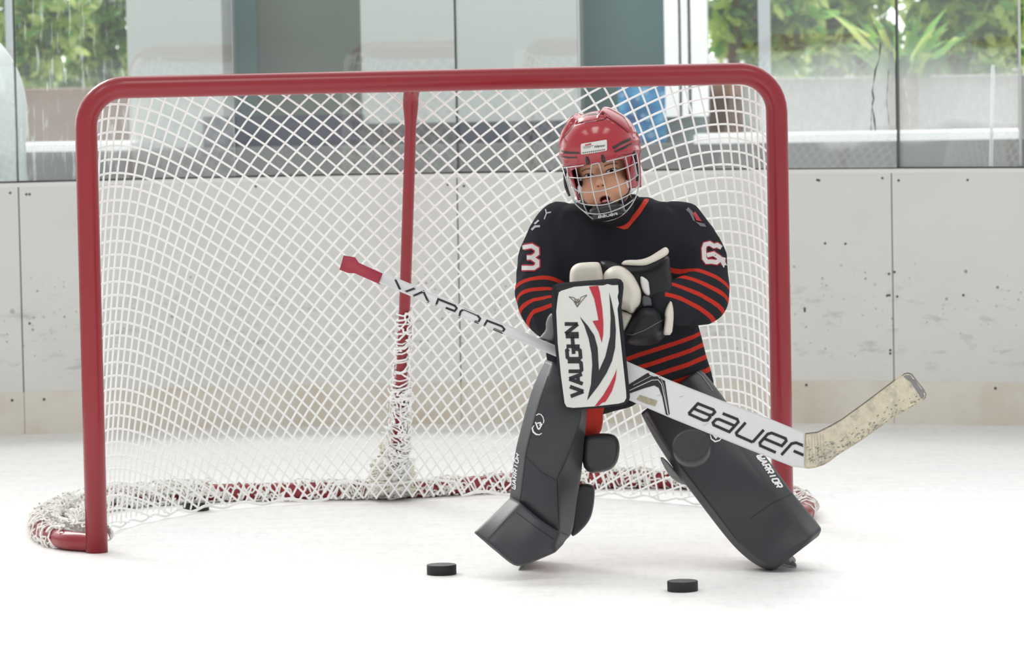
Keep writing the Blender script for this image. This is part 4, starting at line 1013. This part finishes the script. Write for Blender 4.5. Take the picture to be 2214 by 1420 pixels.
for L in CW:
    P = smooth_path([hit(tcg, *HC([q])[0]) for q in L], 6); tube(bm, P, .00165, 7)
obj('wire_cage', bm, mat('cage_wire', (.50, .50, .51), .3, metal=.6), helmet)
bm = bmesh.new(); ell_prim(bm, hd(-.004, .060, -.169), (.045, .032, .020), HAX); ell_prim(bm, hd(-.002, .047, -.185), (.050, .045, .016), HAX)
bm = organic(bm, .003, 3); cup = obj('chin_cup', bm, M_clip, helmet); tcp = tree_of(cup)
cs = letters('Bauer', *HC([(590, 1322), (822, 1284), (816, 1260), (594, 1296)]), fillw=.7, wd=.24)
decal('chin_print', tcp, M_whiteprint, strokes=cs, off=.0012, step=3, parent=helmet)
for L in ([(300, 900), (350, 1010), (420, 1130), (500, 1230)], [(965, 850), (955, 960), (900, 1080), (820, 1190)]):
    P = [hit(tb, *HC([q])[0]) + FH * .006 for q in L]; bm = bmesh.new(); tube(bm, smooth_path(P, 5), .0062, 8); obj('chin_strap', bm, M_clip, helmet)
for q, r in (((345, 1010), .010), ((372, 1060), .009), ((300, 905), .006), ((938, 935), .007)):
    bm = bmesh.new(); p = hit(tb, *HC([q])[0]); ell_prim(bm, p + FH * .008, (r * .8, .004, r * 1.6), HAX, 14); obj('ear_guard', bm, mat('clear_guard', (.70, .72, .72), .25), helmet)
# ================================================================== leg pads
def pad_loft(rows, th, crease, lv=3):
    """rows of (px, py, Y); closed into rings with a back face th metres behind"""
    bm = bmesh.new(); R_ = []
    for r in rows:
        fr = [at(*p) for p in r]; bk = [at(p[0] + (1.5 if p is r[-1] else -1.5) * -1, p[1], p[2] + th) for p in (r[-1], r[0])]
        R_.append([bm.verts.new(p) for p in fr + bk])
    n = len(R_[0]); nf = n - 2; lines = []
    for A, B in zip(R_, R_[1:]):
        for j in range(n): bm.faces.new((A[j], A[(j + 1) % n], B[(j + 1) % n], B[j]))
    bm.faces.new(R_[0][::-1]); bm.faces.new(R_[-1])
    ix = {v: (i, j) for i, r in enumerate(R_) for j, v in enumerate(r)}
    return subsurf(bm, lv, lambda e: crease(ix[e.verts[0]], ix[e.verts[1]], nf))
def L3(pts, Ys):
    return [(1000 + x / 2.84, 760 + y / 2.84, Y) for (x, y), Y in zip(pts, Ys)]
YP = 11.98
Lrows = [L3([(512, 50), (550, 62), (625, 90), (715, 150), (740, 190)], [YP + .10, YP + .05, YP + .02, YP + .03, YP + .09]),
         L3([(425, 215), (486, 255), (600, 280), (735, 300), (765, 330)], [YP + .05, YP - .03, YP - .055, YP - .045, YP + .05]),
         L3([(368, 440), (440, 415), (585, 410), (728, 420), (762, 430)], [YP + .05, YP - .035, YP - .06, YP - .05, YP + .05]),
         L3([(330, 575), (402, 555), (540, 570), (668, 585), (742, 600)], [YP + .05, YP - .035, YP - .058, YP - .045, YP + .05]),
         L3([(312, 690), (385, 642), (480, 735), (578, 788), (730, 775)], [YP + .05, YP - .03, YP - .050, YP - .040, YP + .05]),
         L3([(300, 800), (368, 790), (480, 900), (590, 950), (702, 900)], [YP + .045, YP - .045, YP - .075, YP - .06, YP + .05]),
         L3([(290, 906), (352, 935), (470, 1045), (592, 1115), (680, 1120)], [YP + .03, YP - .045, YP - .085, YP - .06, YP + .05]),
         L3([(275, 960), (330, 1000), (450, 1120), (575, 1165), (640, 1150)], [YP + .05, YP + .0, YP - .01, YP + .0, YP + .06])]
def cr(a, b, nf):
    (i0, j0), (i1, j1) = a, b
    if i0 == i1: return .85 if i0 in (4,) and 1 <= min(j0, j1) and max(j0, j1) <= 3 else (1.0 if i0 in (0, 7) else 0)
    if j0 == j1: return {0: .55, 1: .75, 2: .0, 3: .85, 4: .55}.get(j0, .5)
    return 0
lpad = obj('leg_pad', pad_loft(Lrows, .05, cr), M_pad, person); lpad['label'] = 'dark grey goalie leg pad on the left of the picture, bent at the toe'
boot = [L3([(296, 892), (358, 928), (476, 1036), (596, 1112), (655, 1135)], [YP + .0, YP - .06, YP - .095, YP - .075, YP + .02]),
        L3([(180, 1008), (262, 1040), (395, 1160), (560, 1195), (632, 1160)], [YP - .05, YP - .10, YP - .13, YP - .10, YP - .0]),
        L3([(74, 1106), (165, 1175), (335, 1322), (570, 1226), (622, 1176)], [YP - .09, YP - .135, YP - .15, YP - .11, YP - .02]),
        L3([(74, 1116), (168, 1198), (333, 1336), (568, 1236), (620, 1182)], [YP - .08, YP - .12, YP - .135, YP - .095, YP - .01])]
def cr2(a, b, nf):
    (i0, j0), (i1, j1) = a, b
    if i0 == i1: return 1.0 if i0 in (0,) else (.85 if i0 in (2, 3) else 0)
    if j0 == j1: return {0: .85, 1: .5, 2: .35, 3: .5, 4: .8}.get(j0, .5)
    return 0
bt = obj('boot_flare', pad_loft(boot, .035, cr2), M_pad, lpad)
def flap(name, pts, cf, Y, T, m, par, R=9, step=4.0, rnd=2, back=.8):
    return obj(name, pillow(rounded(cf(pts), rnd), Y, T, step, R, back), m, par)
flap('knee_cradle', [(735, 525), (780, 503), (920, 500), (958, 535), (968, 600), (950, 690), (895, 738), (735, 752)], C3, YP + .085, .030, M_pad, lpad, R=12)
flap('calf_flap', [(690, 806), (806, 812), (814, 855), (806, 955), (782, 1040), (706, 1122), (660, 1140), (668, 980)], C3, YP + .13, .018, M_padflap, lpad, R=7)
tl = tree_of(lpad)
decal('pad_lettering', tl, M_whiteprint, strokes=letters('WARRIOR', *C3([(322, 850), (347, 628), (326, 616), (301, 838)]), fillw=.72, wd=.24), off=.0016, step=3, parent=lpad)
logo = [(HC([(0, 0), (1, 1)]), 1)]
lg = [(C3([(440, 452), (428, 470), (434, 492), (452, 508), (472, 510), (488, 500)]), 3.6, lambda t: .35 + .65 * math.sin(math.pi * t)), (C3([(452, 392), (466, 382), (482, 386), (494, 402), (500, 425), (496, 440)]), 2.0),
      (C3([(448, 432), (462, 470), (470, 478)]), 3.0), (C3([(458, 440), (478, 436), (484, 452), (470, 478)]), 3.0), (C3([(470, 452), (492, 444)]), 2.4)]
decal('pad_logo', tl, M_whiteprint, strokes=lg, off=.0016, step=3, parent=lpad)
M_seam = mat('seam_thread', (.012, .012, .014), .6)
decal('seam', tl, M_seam, strokes=[(C3([(524, 150), (486, 255), (455, 360), (402, 560), (384, 648), (366, 800), (352, 915)]), 2.2), (C3([(700, 500), (668, 590), (620, 700), (582, 780), (588, 950), (596, 1090)]), 1.6), (C3([(388, 642), (480, 736), (574, 788)]), 1.4)], off=.0008, step=5, parent=lpad)
decal('seam', bt, M_seam, strokes=[(C3([(320, 972), (250, 1048), (160, 1145)]), 1.8), (C3([(330, 985), (470, 1090), (560, 1150)]), 1.4)], off=.0008, step=5, parent=lpad)
def R4(pts, Ys): return [(1340 + x / 2.84, 760 + y / 2.84, Y) for (x, y), Y in zip(pts, Ys)]
YR = 11.99
Rrows = []
for (l, r), dy in (((( 128, 378), (490, 98)), .15), (((200, 520), (588, 208)), .105), (((310, 695), (720, 400)), .045), (((440, 862), (905, 655)), -.005), (((560, 1022), (1005, 790)), -.025),
                   (((690, 1190), (1075, 885)), -.02), (((785, 1275), (1160, 985)), -.03), (((850, 1318), (1225, 1065)), -.06), (((905, 1342), (1243, 1090)), -.07), (((955, 1336), (1222, 1132)), -.06)):
    l, r = np.array(l, float), np.array(r, float); m_ = lambda t: tuple(l * (1 - t) + r * t)
    Rrows.append(R4([m_(0), m_(.10), m_(.5), m_(.80), m_(1)], [YR + dy + .03, YR + dy - .012, YR + dy - .028, YR + dy - .02, YR + dy + .04]))
def cr3(a, b, nf):
    (i0, j0), (i1, j1) = a, b
    if i0 == i1: return .9 if i0 in (0,) else (.45 if i0 == 5 and 1 <= min(j0, j1) and max(j0, j1) <= 3 else (.55 if i0 == 9 else 0))
    if j0 == j1: return {0: .6, 1: .5, 2: 0, 3: .35, 4: .7}.get(j0, .5)
    return 0
rpad = obj('leg_pad', pad_loft(Rrows, .055, cr3), M_pad, person); rpad['label'] = 'dark goalie leg pad on the right of the picture, splayed outward'
tr_ = tree_of(rpad)
decal('pad_lettering', tr_, M_whiteprint, strokes=letters('WARRIOR', *C4([(838, 636), (966, 838), (1002, 832), (878, 630)]), fillw=.72, wd=.24), off=.0016, step=3, parent=rpad)
decal('pad_logo', tr_, M_whiteprint, strokes=[(C4([(556, 510), (562, 535), (585, 552), (612, 545), (630, 525)]), 3.4, lambda t: .4 + .6 * math.sin(math.pi * t)), (C4([(570, 505), (590, 530), (606, 508)]), 3.2)], off=.0016, step=3, parent=rpad)
decal('seam', tr_, M_seam, strokes=[(C4([(800, 1025), (930, 935), (1060, 872)]), 1.6), (C4([(165, 400), (300, 610), (480, 840), (600, 1000), (735, 1180)]), 1.4)], off=.0008, step=5, parent=rpad)
decal('piping', tr_, mat('grey_piping', (.22, .22, .23), .5), strokes=[(C4([(474, 122), (508, 152), (548, 205), (572, 240)]), 1.8)], off=.0015, step=4, parent=rpad)
flap('knee_flap', [(242, 648), (272, 648), (350, 740), (440, 820), (400, 822), (330, 790), (285, 735)], C4, YR + .075, .012, mat('pale_flap', (.20, .20, .205), .45), rpad, R=4, step=3, rnd=1)
# ================================================================== skates
def skate(toe, heel, label, tip_up, ankle):
    e = bpy.data.objects.new('skate', None); COL.objects.link(e); e.parent = person; e.matrix_parent_inverse = world_of(person).inverted(); e['label'] = label
    toe, heel = Vector(toe), Vector(heel); d = (toe - heel).normalized(); up = Vector((0, 0, 1)); sd = d.cross(up); lean = tip_up
    b = bmesh.new(); hp_ = heel + up * .085 + d * .035 + lean * .05
    cap_prim(b, hp_, toe + up * .078 - d * .05 + lean * .04, .036, .030); cap_prim(b, hp_, Vector(ankle), .038, .046); cap_prim(b, Vector(ankle), toe + up * .09 - d * .09 + lean * .05, .040, .030)
    b = organic(b, .005, 3); obj('boot', b, M_glove, e)
    h = bmesh.new()
    def plate(bm, prof, wdt, z_l):
        A = [bm.verts.new(toe + d * x + up * z + sd * wdt + lean * z) for x, z in prof]; B = [bm.verts.new(toe + d * x + up * z - sd * wdt + lean * z) for x, z in prof]; n = len(prof)
        bm.faces.new(A); bm.faces.new(B[::-1])
        for i in range(n): bm.faces.new((A[i], B[i], B[(i + 1) % n], A[(i + 1) % n]))
    Ln = (toe - heel).length
    plate(h, [(-.008, .014), (.0, .022), (-.02, .046), (-.06, .05), (-.08, .03), (-Ln + .07, .03), (-Ln + .05, .05), (-Ln, .05), (-Ln + .004, .014)], .009, 0); obj('blade_holder', h, M_white, e, False)
    s = bmesh.new(); plate(s, [(.0, .018), (.004, .008), (-.004, .001), (-Ln + .02, .001), (-Ln + .002, .012), (-Ln + .002, .018)], .0016, 0); obj('blade', s, M_steel, e, False)
sk1 = onz(1121, 1233); skate(sk1, sk1 + Vector((.035, .21, 0)), 'black skate under the left-hand pad, only its steel tip showing', Vector((.45, .1, 0)), J(1183, 1152, 12.17))
sk2 = onz(1724, 1227); skate(sk2, sk2 + Vector((-.085, .20, 0)), 'black skate with a pale blade holder under the right-hand pad', Vector((-.55, .1, 0)), J(1637, 1145, 12.165))
# ================================================================== goalie stick
YS = 11.885
stick = thing('goalie_stick', at(1500, 880, YS), 'white goalie stick with red knob and cream taped blade held across the goalkeeper', 'hockey stick')
def splane(x, y): return YS + .02 - .00006 * (x - 740) + (.0 if x < 1735 else -.0004 * (x - 1735))
bm = slab(C6([(475, 335), (500, 275), (1862, 850), (1870, 935), (1840, 905)]) , YS, .020, splane, .003, 2)
bm.free()
sh = [(826, 603), (832, 592), (1200, 748), (1352, 790), (1345, 815), (1192, 772)]
# shaft: a rectangular bar; paddle and heel: one flat board
def bar(p0, p1, w0, w1, t, Y0):
    dx, dy = p1[0] - p0[0], p1[1] - p0[1]; l = math.hypot(dx, dy); nx, ny = -dy / l, dx / l
    return slab([(p0[0] + nx * w0, p0[1] + ny * w0), (p1[0] + nx * w1, p1[1] + ny * w1), (p1[0] - nx * w1, p1[1] - ny * w1), (p0[0] - nx * w0, p0[1] - ny * w0)], YS, t, splane, .004, 3)
M_stick = mat('stick_white', (.62, .625, .63), .35, spec=.5, coat=.2, noise=.03, nscale=30)
shaft = obj('shaft', bar((824, 600), (1300, 800), 12.6, 10.8, .024, YS), M_stick, stick)
pad_poly = C4([(-260, -95), (50, 62), (300, 172), (640, 305), (930, 415), (1137, 500), (1137, 716), (1060, 706), (860, 628), (640, 540), (330, 415), (60, 300), (-200, 140), (-290, -15)])
paddle = obj('paddle', slab(pad_poly, YS, .022, splane, .003, 2), M_stick, stick, False)
bl_poly = C4([(1134, 500), (1160, 497), (1215, 490), (1280, 458), (1360, 413), (1500, 312), (1690, 168), (1745, 132), (1768, 126), (1795, 134), (1872, 232), (1886, 262), (1880, 285), (1862, 306), (1780, 350), (1700, 392), (1590, 470), (1480, 548), (1330, 642), (1290, 675), (1250, 697), (1205, 712), (1160, 719), (1134, 716)])
blade = obj('blade', slab(bl_poly, YS - .001, .024, splane, .004, 2), None, stick, False)
def tape_material():
    m = bpy.data.materials.new('blade_tape'); m.use_nodes = True; g = N(m); b = g.nt.nodes['Principled BSDF']; tc = g.node('ShaderNodeTexCoord').outputs['Object']
    n1 = g.noise(tc, 30, 6, .72); n2 = g.noise(tc, 70, 3, .6); base = g.ramp(n2, [(.3, (.52, .465, .36, 1)), (.7, (.64, .58, .455, 1))])
    c = g.mix(g.math('MULTIPLY', g.ramp(n1, [(.50, G3(0)), (.66, G3(1))]), .52), base, (.20, .195, .19, 1)); g.link(c, b.inputs['Base Color']); b.inputs['Roughness'].default_value = .8; return m
blade.data.materials.append(tape_material()); tbl = tree_of(blade); tpd = tree_of(paddle); tsh = tree_of(shaft)
decal('tape_end', tbl, mat('tape_grey', (.20, .20, .20), .8, noise=.4, nscale=90), [C4([(1745, 134), (1770, 128), (1793, 136), (1868, 234), (1882, 264), (1876, 285), (1856, 300), (1836, 262), (1785, 186), (1732, 148)])], off=.0012, step=5, parent=blade)
random.seed(5)
smg = []
for _ in range(170):
    t = random.random(); x0 = 1145 + 700 * t; yc = 655 - max(0, x0 - 1270) * .60; yy = yc + random.uniform(-105, 40) * random.random() ** .6; ll = random.uniform(2, 20)
    smg.append((C4([(x0, yy), (x0 + ll * .35, yy + random.uniform(-6, 4)), (x0 + ll, yy - ll * random.uniform(.2, .8))]), random.uniform(.6, 2.6), lambda t: .25 + .75 * math.sin(math.pi * t)))
smg = [s for s in smg if all(inside(p, bl_poly) for p in s[0])]
decal('scuff_mark', tbl, mat('scuff', (.20, .19, .175), .8), strokes=smg, off=.0011, step=3, parent=blade)['kind'] = 'stuff'
smd = [(C4([(1140 + 6 * i, 505 + random.uniform(-4, 4)), (1150 + 6 * i, 690)]), .5) for i in range(0, 20, 3)]
decal('tape_edge', tbl, mat('tape_line', (.36, .33, .27), .8), strokes=[s for s in smd if all(inside(p, bl_poly) for p in s[0])], off=.0010, step=8, parent=blade)
decal('blade_edge', tbl, mat('tape_dark_edge', (.15, .145, .14), .8), strokes=[(C4([(1140, 503), (1215, 493), (1282, 461), (1362, 416), (1500, 316), (1690, 172)]), 1.6)], off=.0012, step=8, parent=blade)
# lettering and graphics
decal('paddle_lettering', tpd, M_print, strokes=letters('Bauer', *C4([(405, 374), (1118, 690), (1195, 604), (462, 312)]), fillw=.76, wd=.20)[:-1] + [], off=.0012, step=4, parent=paddle)
decal('shaft_lettering', tsh, M_print, strokes=[(C6(s), 4.4) for s in ([(578, 312), (622, 410)], [(645, 420), (740, 382)], [(722, 448), (805, 410), (845, 500)], [(905, 525), (925, 472), (1058, 525), (1074, 545), (1058, 570), (985, 543)],
      [(1095, 610), (1105, 572), (1132, 552), (1240, 600), (1264, 630), (1245, 663), (1218, 653)], [(1295, 690), (1320, 646), (1440, 692), (1460, 716), (1440, 744), (1370, 714)])], off=.0012, step=4, parent=shaft)
decal('paddle_graphic', tpd, M_print, [PC([(44, 622), (252, 492), (318, 486), (352, 512), (410, 542), (468, 948), (424, 926), (386, 742), (352, 655), (305, 630), (205, 658), (52, 712)])], off=.0010, step=8, parent=paddle)
decal('paddle_graphic', tpd, mat('pale_line', (.55, .56, .57), .4), strokes=[(PC([(50, 682), (280, 576), (345, 572), (382, 618), (448, 938)]), 1.6), (PC([(90, 628), (320, 510)]), .9), (PC([(372, 560), (400, 620), (452, 940)]), .8)], off=.0018, step=6, parent=paddle)
decal('paddle_badge', tpd, mat('gold_badge', (.33, .29, .20), .35, metal=.2, noise=.5, nscale=160), [PC([(124, 772), (160, 730), (337, 788), (314, 842), (222, 815), (150, 785)])], off=.0014, step=5, parent=paddle)
for sm_ in [(PC([(560, 750), (605, 738)]), 1.0), (PC([(800, 1040), (860, 1018)]), 1.2), (PC([(340, 735), (372, 726)]), 1.4)]: decal('scuff_mark', tpd, mat('pale_scuff', (.45, .45, .45), .6), strokes=[sm_], off=.0012, step=5, parent=paddle)
bm = slab([(734, 583), (743, 552), (768, 556), (776, 568), (830, 592), (822, 615), (768, 591), (752, 590)], YS - .004, .030, splane, .005, 3)
M_redtape = mat('red_tape', (.34, .035, .06), .7, noise=.15, nscale=60, bump=.2, bscale=150)
obj('knob', bm, M_redtape, stick)
# ================================================================== blocker
YBk = 11.80
def bplane(x, y): return YBk + .00004 * (y - 740) - .00005 * (x - 1280)
out_p = BC([(95, 330), (92, 280), (110, 238), (140, 222), (200, 212), (400, 195), (600, 180), (680, 174), (720, 184), (742, 215), (745, 260), (725, 440), (745, 640), (770, 900), (800, 1200), (802, 1250), (790, 1290), (760, 1314), (700, 1328), (500, 1348), (300, 1360), (245, 1355), (210, 1335), (190, 1290), (150, 1000), (115, 700), (95, 440)])
bm = slab(out_p, YBk, .040, bplane, .008, 3)
blocker = obj('blocker', bm, M_glove, person); blocker['label'] = 'flat rectangular blocker with white face and red and black graphics'
inner = BC([(136, 470), (150, 350), (160, 300), (182, 286), (300, 250), (420, 240), (560, 238), (600, 225), (640, 236), (695, 234), (700, 300), (690, 340), (702, 400), (690, 450), (700, 560), (730, 850), (768, 1200), (770, 1255), (750, 1290), (700, 1305), (480, 1330), (290, 1343), (232, 1335), (212, 1300), (180, 1060), (150, 760)])
bm = slab(inner, YBk - .0025, .004, lambda x, y: bplane(x, y) - .0025, .001, 1); face = obj('blocker_face', bm, M_white, blocker, False); tf = tree_of(face)
tks = letters('VAUGHN', *BC([(386, 1252), (330, 574), (212, 574), (268, 1252)]), fillw=.78, wd=.28)
decal('face_lettering', tf, M_print, strokes=tks, off=.0010, step=4, parent=blocker)
decal('face_graphic', tf, M_redprint, [BC([(432, 248), (515, 240), (530, 300), (552, 450), (562, 580), (560, 680), (548, 756), (520, 660), (465, 560), (518, 552), (505, 480), (480, 360)]), BC([(484, 1328), (560, 1230), (620, 1130), (665, 1040), (684, 988), (672, 1090), (640, 1190), (600, 1260), (555, 1322)])], off=.0010, step=8, parent=blocker)
decal('face_graphic', tf, M_print, [BC([(348, 518), (420, 600), (480, 690), (510, 800), (522, 1010), (580, 880), (622, 700), (628, 540), (622, 400), (614, 298), (640, 400), (665, 520), (675, 640), (668, 800), (640, 920), (590, 1030), (520, 1140), (415, 1276), (450, 1130), (462, 950), (455, 850), (430, 720), (390, 600)])], off=.0010, step=8, parent=blocker)
decal('face_emblem', tf, mat('emblem_ink', (.12, .11, .09), .5), strokes=[(BC([(252, 340), (300, 350), (326, 432), (360, 345), (415, 324)]), 1.6), (BC([(252, 340), (290, 372), (326, 432)]), 1.6), (BC([(415, 324), (372, 372), (326, 432)]), 1.6), (BC([(300, 380), (322, 392), (352, 376)]), 4.0), (BC([(310, 360), (326, 372), (340, 358)]), 2.0)], off=.0010, step=4, parent=blocker)
# hand side of the blocker: padded glove whose fingers close round the shaft
bm = bmesh.new(); ell_prim(bm, at(1262, 742, 11.935), (.055, .05, .06))
sd_ = (at(1300, 800, YS) - at(824, 600, YS)).normalized(); gc = at(1272, 788, splane(1272, 788) + .012)
for k in range(4):
    o_ = gc + sd_ * (.021 * (k - 1.5)); u_ = Vector((0, 0, 1))
    P = [o_ + Vector((0, .030, .045)), o_ + Vector((0, -.006 - .016, .030)), o_ + Vector((0, -.024, -.004)), o_ + Vector((0, -.008, -.028)), o_ + Vector((0, .014, -.026 + .002 * k))]
    for a_, b_ in zip(P, P[1:]): cap_prim(bm, a_, b_, .0105, .0098, 12)
cap_prim(bm, gc + sd_ * -.05 + Vector((0, .03, .03)), gc + sd_ * -.02 + Vector((0, .036, -.022)), .012, .010, 12)
bm = organic(bm, .004, 3); obj('blocker_glove', bm, M_glove, blocker)
flap('thumb_guard', [(95, 480), (60, 520), (40, 580), (45, 640), (0, 690), (-30, 730), (40, 738), (100, 748), (140, 700), (140, 520)], BC, 11.90, .016, mat('grey_leather', (.17, .17, .175), .5), blocker, R=6, rnd=2)
# ================================================================== catching glove
catch = bpy.data.objects.new('catching_glove', None); COL.objects.link(catch); catch.parent = person; catch.matrix_parent_inverse = world_of(person).inverted(); catch['label'] = 'black catching glove with cream leather edges'
flap('cuff', [(560, 290), (700, 320), (900, 310), (1100, 240), (1265, 120), (1280, 330), (1320, 560), (1345, 760), (1345, 1000), (1310, 1290), (1180, 1340), (1100, 1440), (880, 1480), (600, 1440), (560, 1000), (420, 700), (300, 420), (240, 240), (300, 225), (420, 235)], DC, 11.985, .05, M_glove, catch, R=22, step=5, rnd=2, back=.5)
flap('pocket', [(590, 1270), (650, 1160), (720, 1030), (800, 930), (870, 880), (1000, 880), (1120, 935), (1185, 1060), (1190, 1200), (1150, 1310), (1060, 1400), (900, 1440), (600, 1440)], DC, 11.945, .05, M_glove, catch, R=24, step=5)
flap('thumb_cuff', [(-190, 640), (-195, 420), (-170, 330), (-90, 262), (60, 248), (200, 244), (245, 255), (270, 320), (285, 400), (330, 560), (300, 680)], DC, 11.925, .034, M_cream, catch, R=13)
flap('palm_pad', [(280, 600), (300, 420), (360, 350), (440, 305), (540, 298), (640, 340), (730, 430), (800, 540), (850, 640), (862, 760), (840, 870), (780, 930), (740, 1000), (690, 1000), (640, 960), (560, 940), (400, 900)], DC, 11.925, .050, M_cream, catch, R=22)
flap('lace_tab', [(520, 940), (640, 970), (735, 1010), (700, 1090), (640, 1220), (600, 1262), (560, 1200)], DC, 11.93, .02, M_cream, catch, R=8)
flap('edge_binding', [(552, 286), (590, 235), (640, 214), (830, 214), (960, 176), (1080, 102), (1180, 36), (1215, 26), (1250, 50), (1262, 100), (1235, 145), (1100, 222), (950, 288), (850, 302), (700, 296)], DC, 11.93, .020, M_cream, catch, R=6, step=3, rnd=1)
flap('wrist_patch', [(842, 448), (900, 470), (962, 520), (975, 620), (988, 738), (920, 730), (868, 655), (842, 540)], DC, 11.918, .012, M_white, catch, R=5, step=3, rnd=1)
flap('wrist_strap', [(862, 715), (990, 742), (1018, 895), (960, 890), (866, 912)], DC, 11.925, .010, mat('strap_grey', (.085, .085, .095), .7), catch, R=4, step=3, rnd=1)
flap('edge_binding', [(1292, 795), (1235, 880), (1195, 985), (1205, 1085), (1170, 1285), (1195, 1318), (1302, 1312), (1328, 1110), (1328, 930)], DC, 11.925, .020, M_cream, catch, R=6, step=3, rnd=1)
bm = bmesh.new()
pk = [o for o in catch.children if o.name.startswith('pocket')][0]; tp = tree_of(pk)
decal('seam', tp, mat('grey_thread', (.12, .12, .125), .6), strokes=[(DC([(640, 1300), (720, 1312), (900, 1245), (1050, 1160), (1170, 1092)]), 1.6)], off=.0012, step=4, parent=catch)
# ================================================================== pucks
M_puck = mat('puck_rubber', (.020, .021, .022), .6, spec=.35, bump=.2, bscale=200, noise=.2, nscale=60)
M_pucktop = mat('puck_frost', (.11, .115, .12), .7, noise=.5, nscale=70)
pb = bmesh.new(); lathe(pb, [(0, 0), (.0365, 0), (.0381, .0012), (.0381, .0242), (.0368, .0254), (0, .0254)], (0, 0, 0), (0, 0, 1), 48)
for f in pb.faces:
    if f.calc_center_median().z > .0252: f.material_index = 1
pme = bpy.data.meshes.new('hockey_puck'); pb.to_mesh(pme); pb.free()
for f in pme.polygons: f.use_smooth = f.material_index == 0 and .002 < f.center.z < .024
puck = link_mesh('hockey_puck', pme, [M_puck, M_pucktop]); pgroup = 'rubber pucks'
puck.location = onz(955, 1241); meta(puck, 'black puck lying on the ice left of the goalkeeper\'s left-hand skate', 'puck', pgroup)
for loc, rot, lab in ((onz(1476, 1277), None, 'black puck lying on the ice between the two leg pads, nearest the camera'), (onz(424, 1103), None, 'black puck half hidden under the bottom edge of the netting'),
                      (at(1495, 969, 9.75), 'fly', 'black puck flying in mid-air in front of the right-hand leg pad')):
    c = puck.copy(); COL.objects.link(c); c.location = loc; meta(c, lab, 'puck', pgroup)
    if rot:
        ax = (-CF * math.cos(math.radians(33)) - CD * math.sin(math.radians(33)) + CR * -.12).normalized(); c.rotation_euler = ax.to_track_quat('Z', 'Y').to_euler()
        c.location = Vector(loc) - ax * .0127; c.material_slots[1].link = 'OBJECT'; c.material_slots[1].material = M_puck
# ------------------------------------------------------------------ drip trails down the wet glass
def drip(pts, wd, col, pane):
    tp_ = tree_of(pane); b = bmesh.new(); V, F = ribbon(pts, wd, 6, lambda t: .6 + .4 * math.sin(t * 23)); put(b, tp_, V, F, .002)
    obj('drip_trail', b, mat('drip_%d' % int(col * 100), (col, col * .98, col * .95), .3), pane, False)
W5 = bpy.data.objects['window_5']; W6 = bpy.data.objects['window_6']
drip([(1904, 92), (1901, 128), (1893, 150), (1889, 178), (1886, 196), (1889, 214), (1886, 232), (1890, 255), (1893, 284)], 4.2, .16, W5)
drip([(1886, 218), (1884, 250), (1883, 285)], 2.2, .25, W5)
drip([(1921, 150), (1919, 190), (1917, 220), (1921, 250), (1922, 272)], 2.0, .26, W5)
drip([(1955, 168), (1957, 190), (1961, 215), (1965, 235), (1966, 258), (1967, 278)], 4.5, .95, W6)
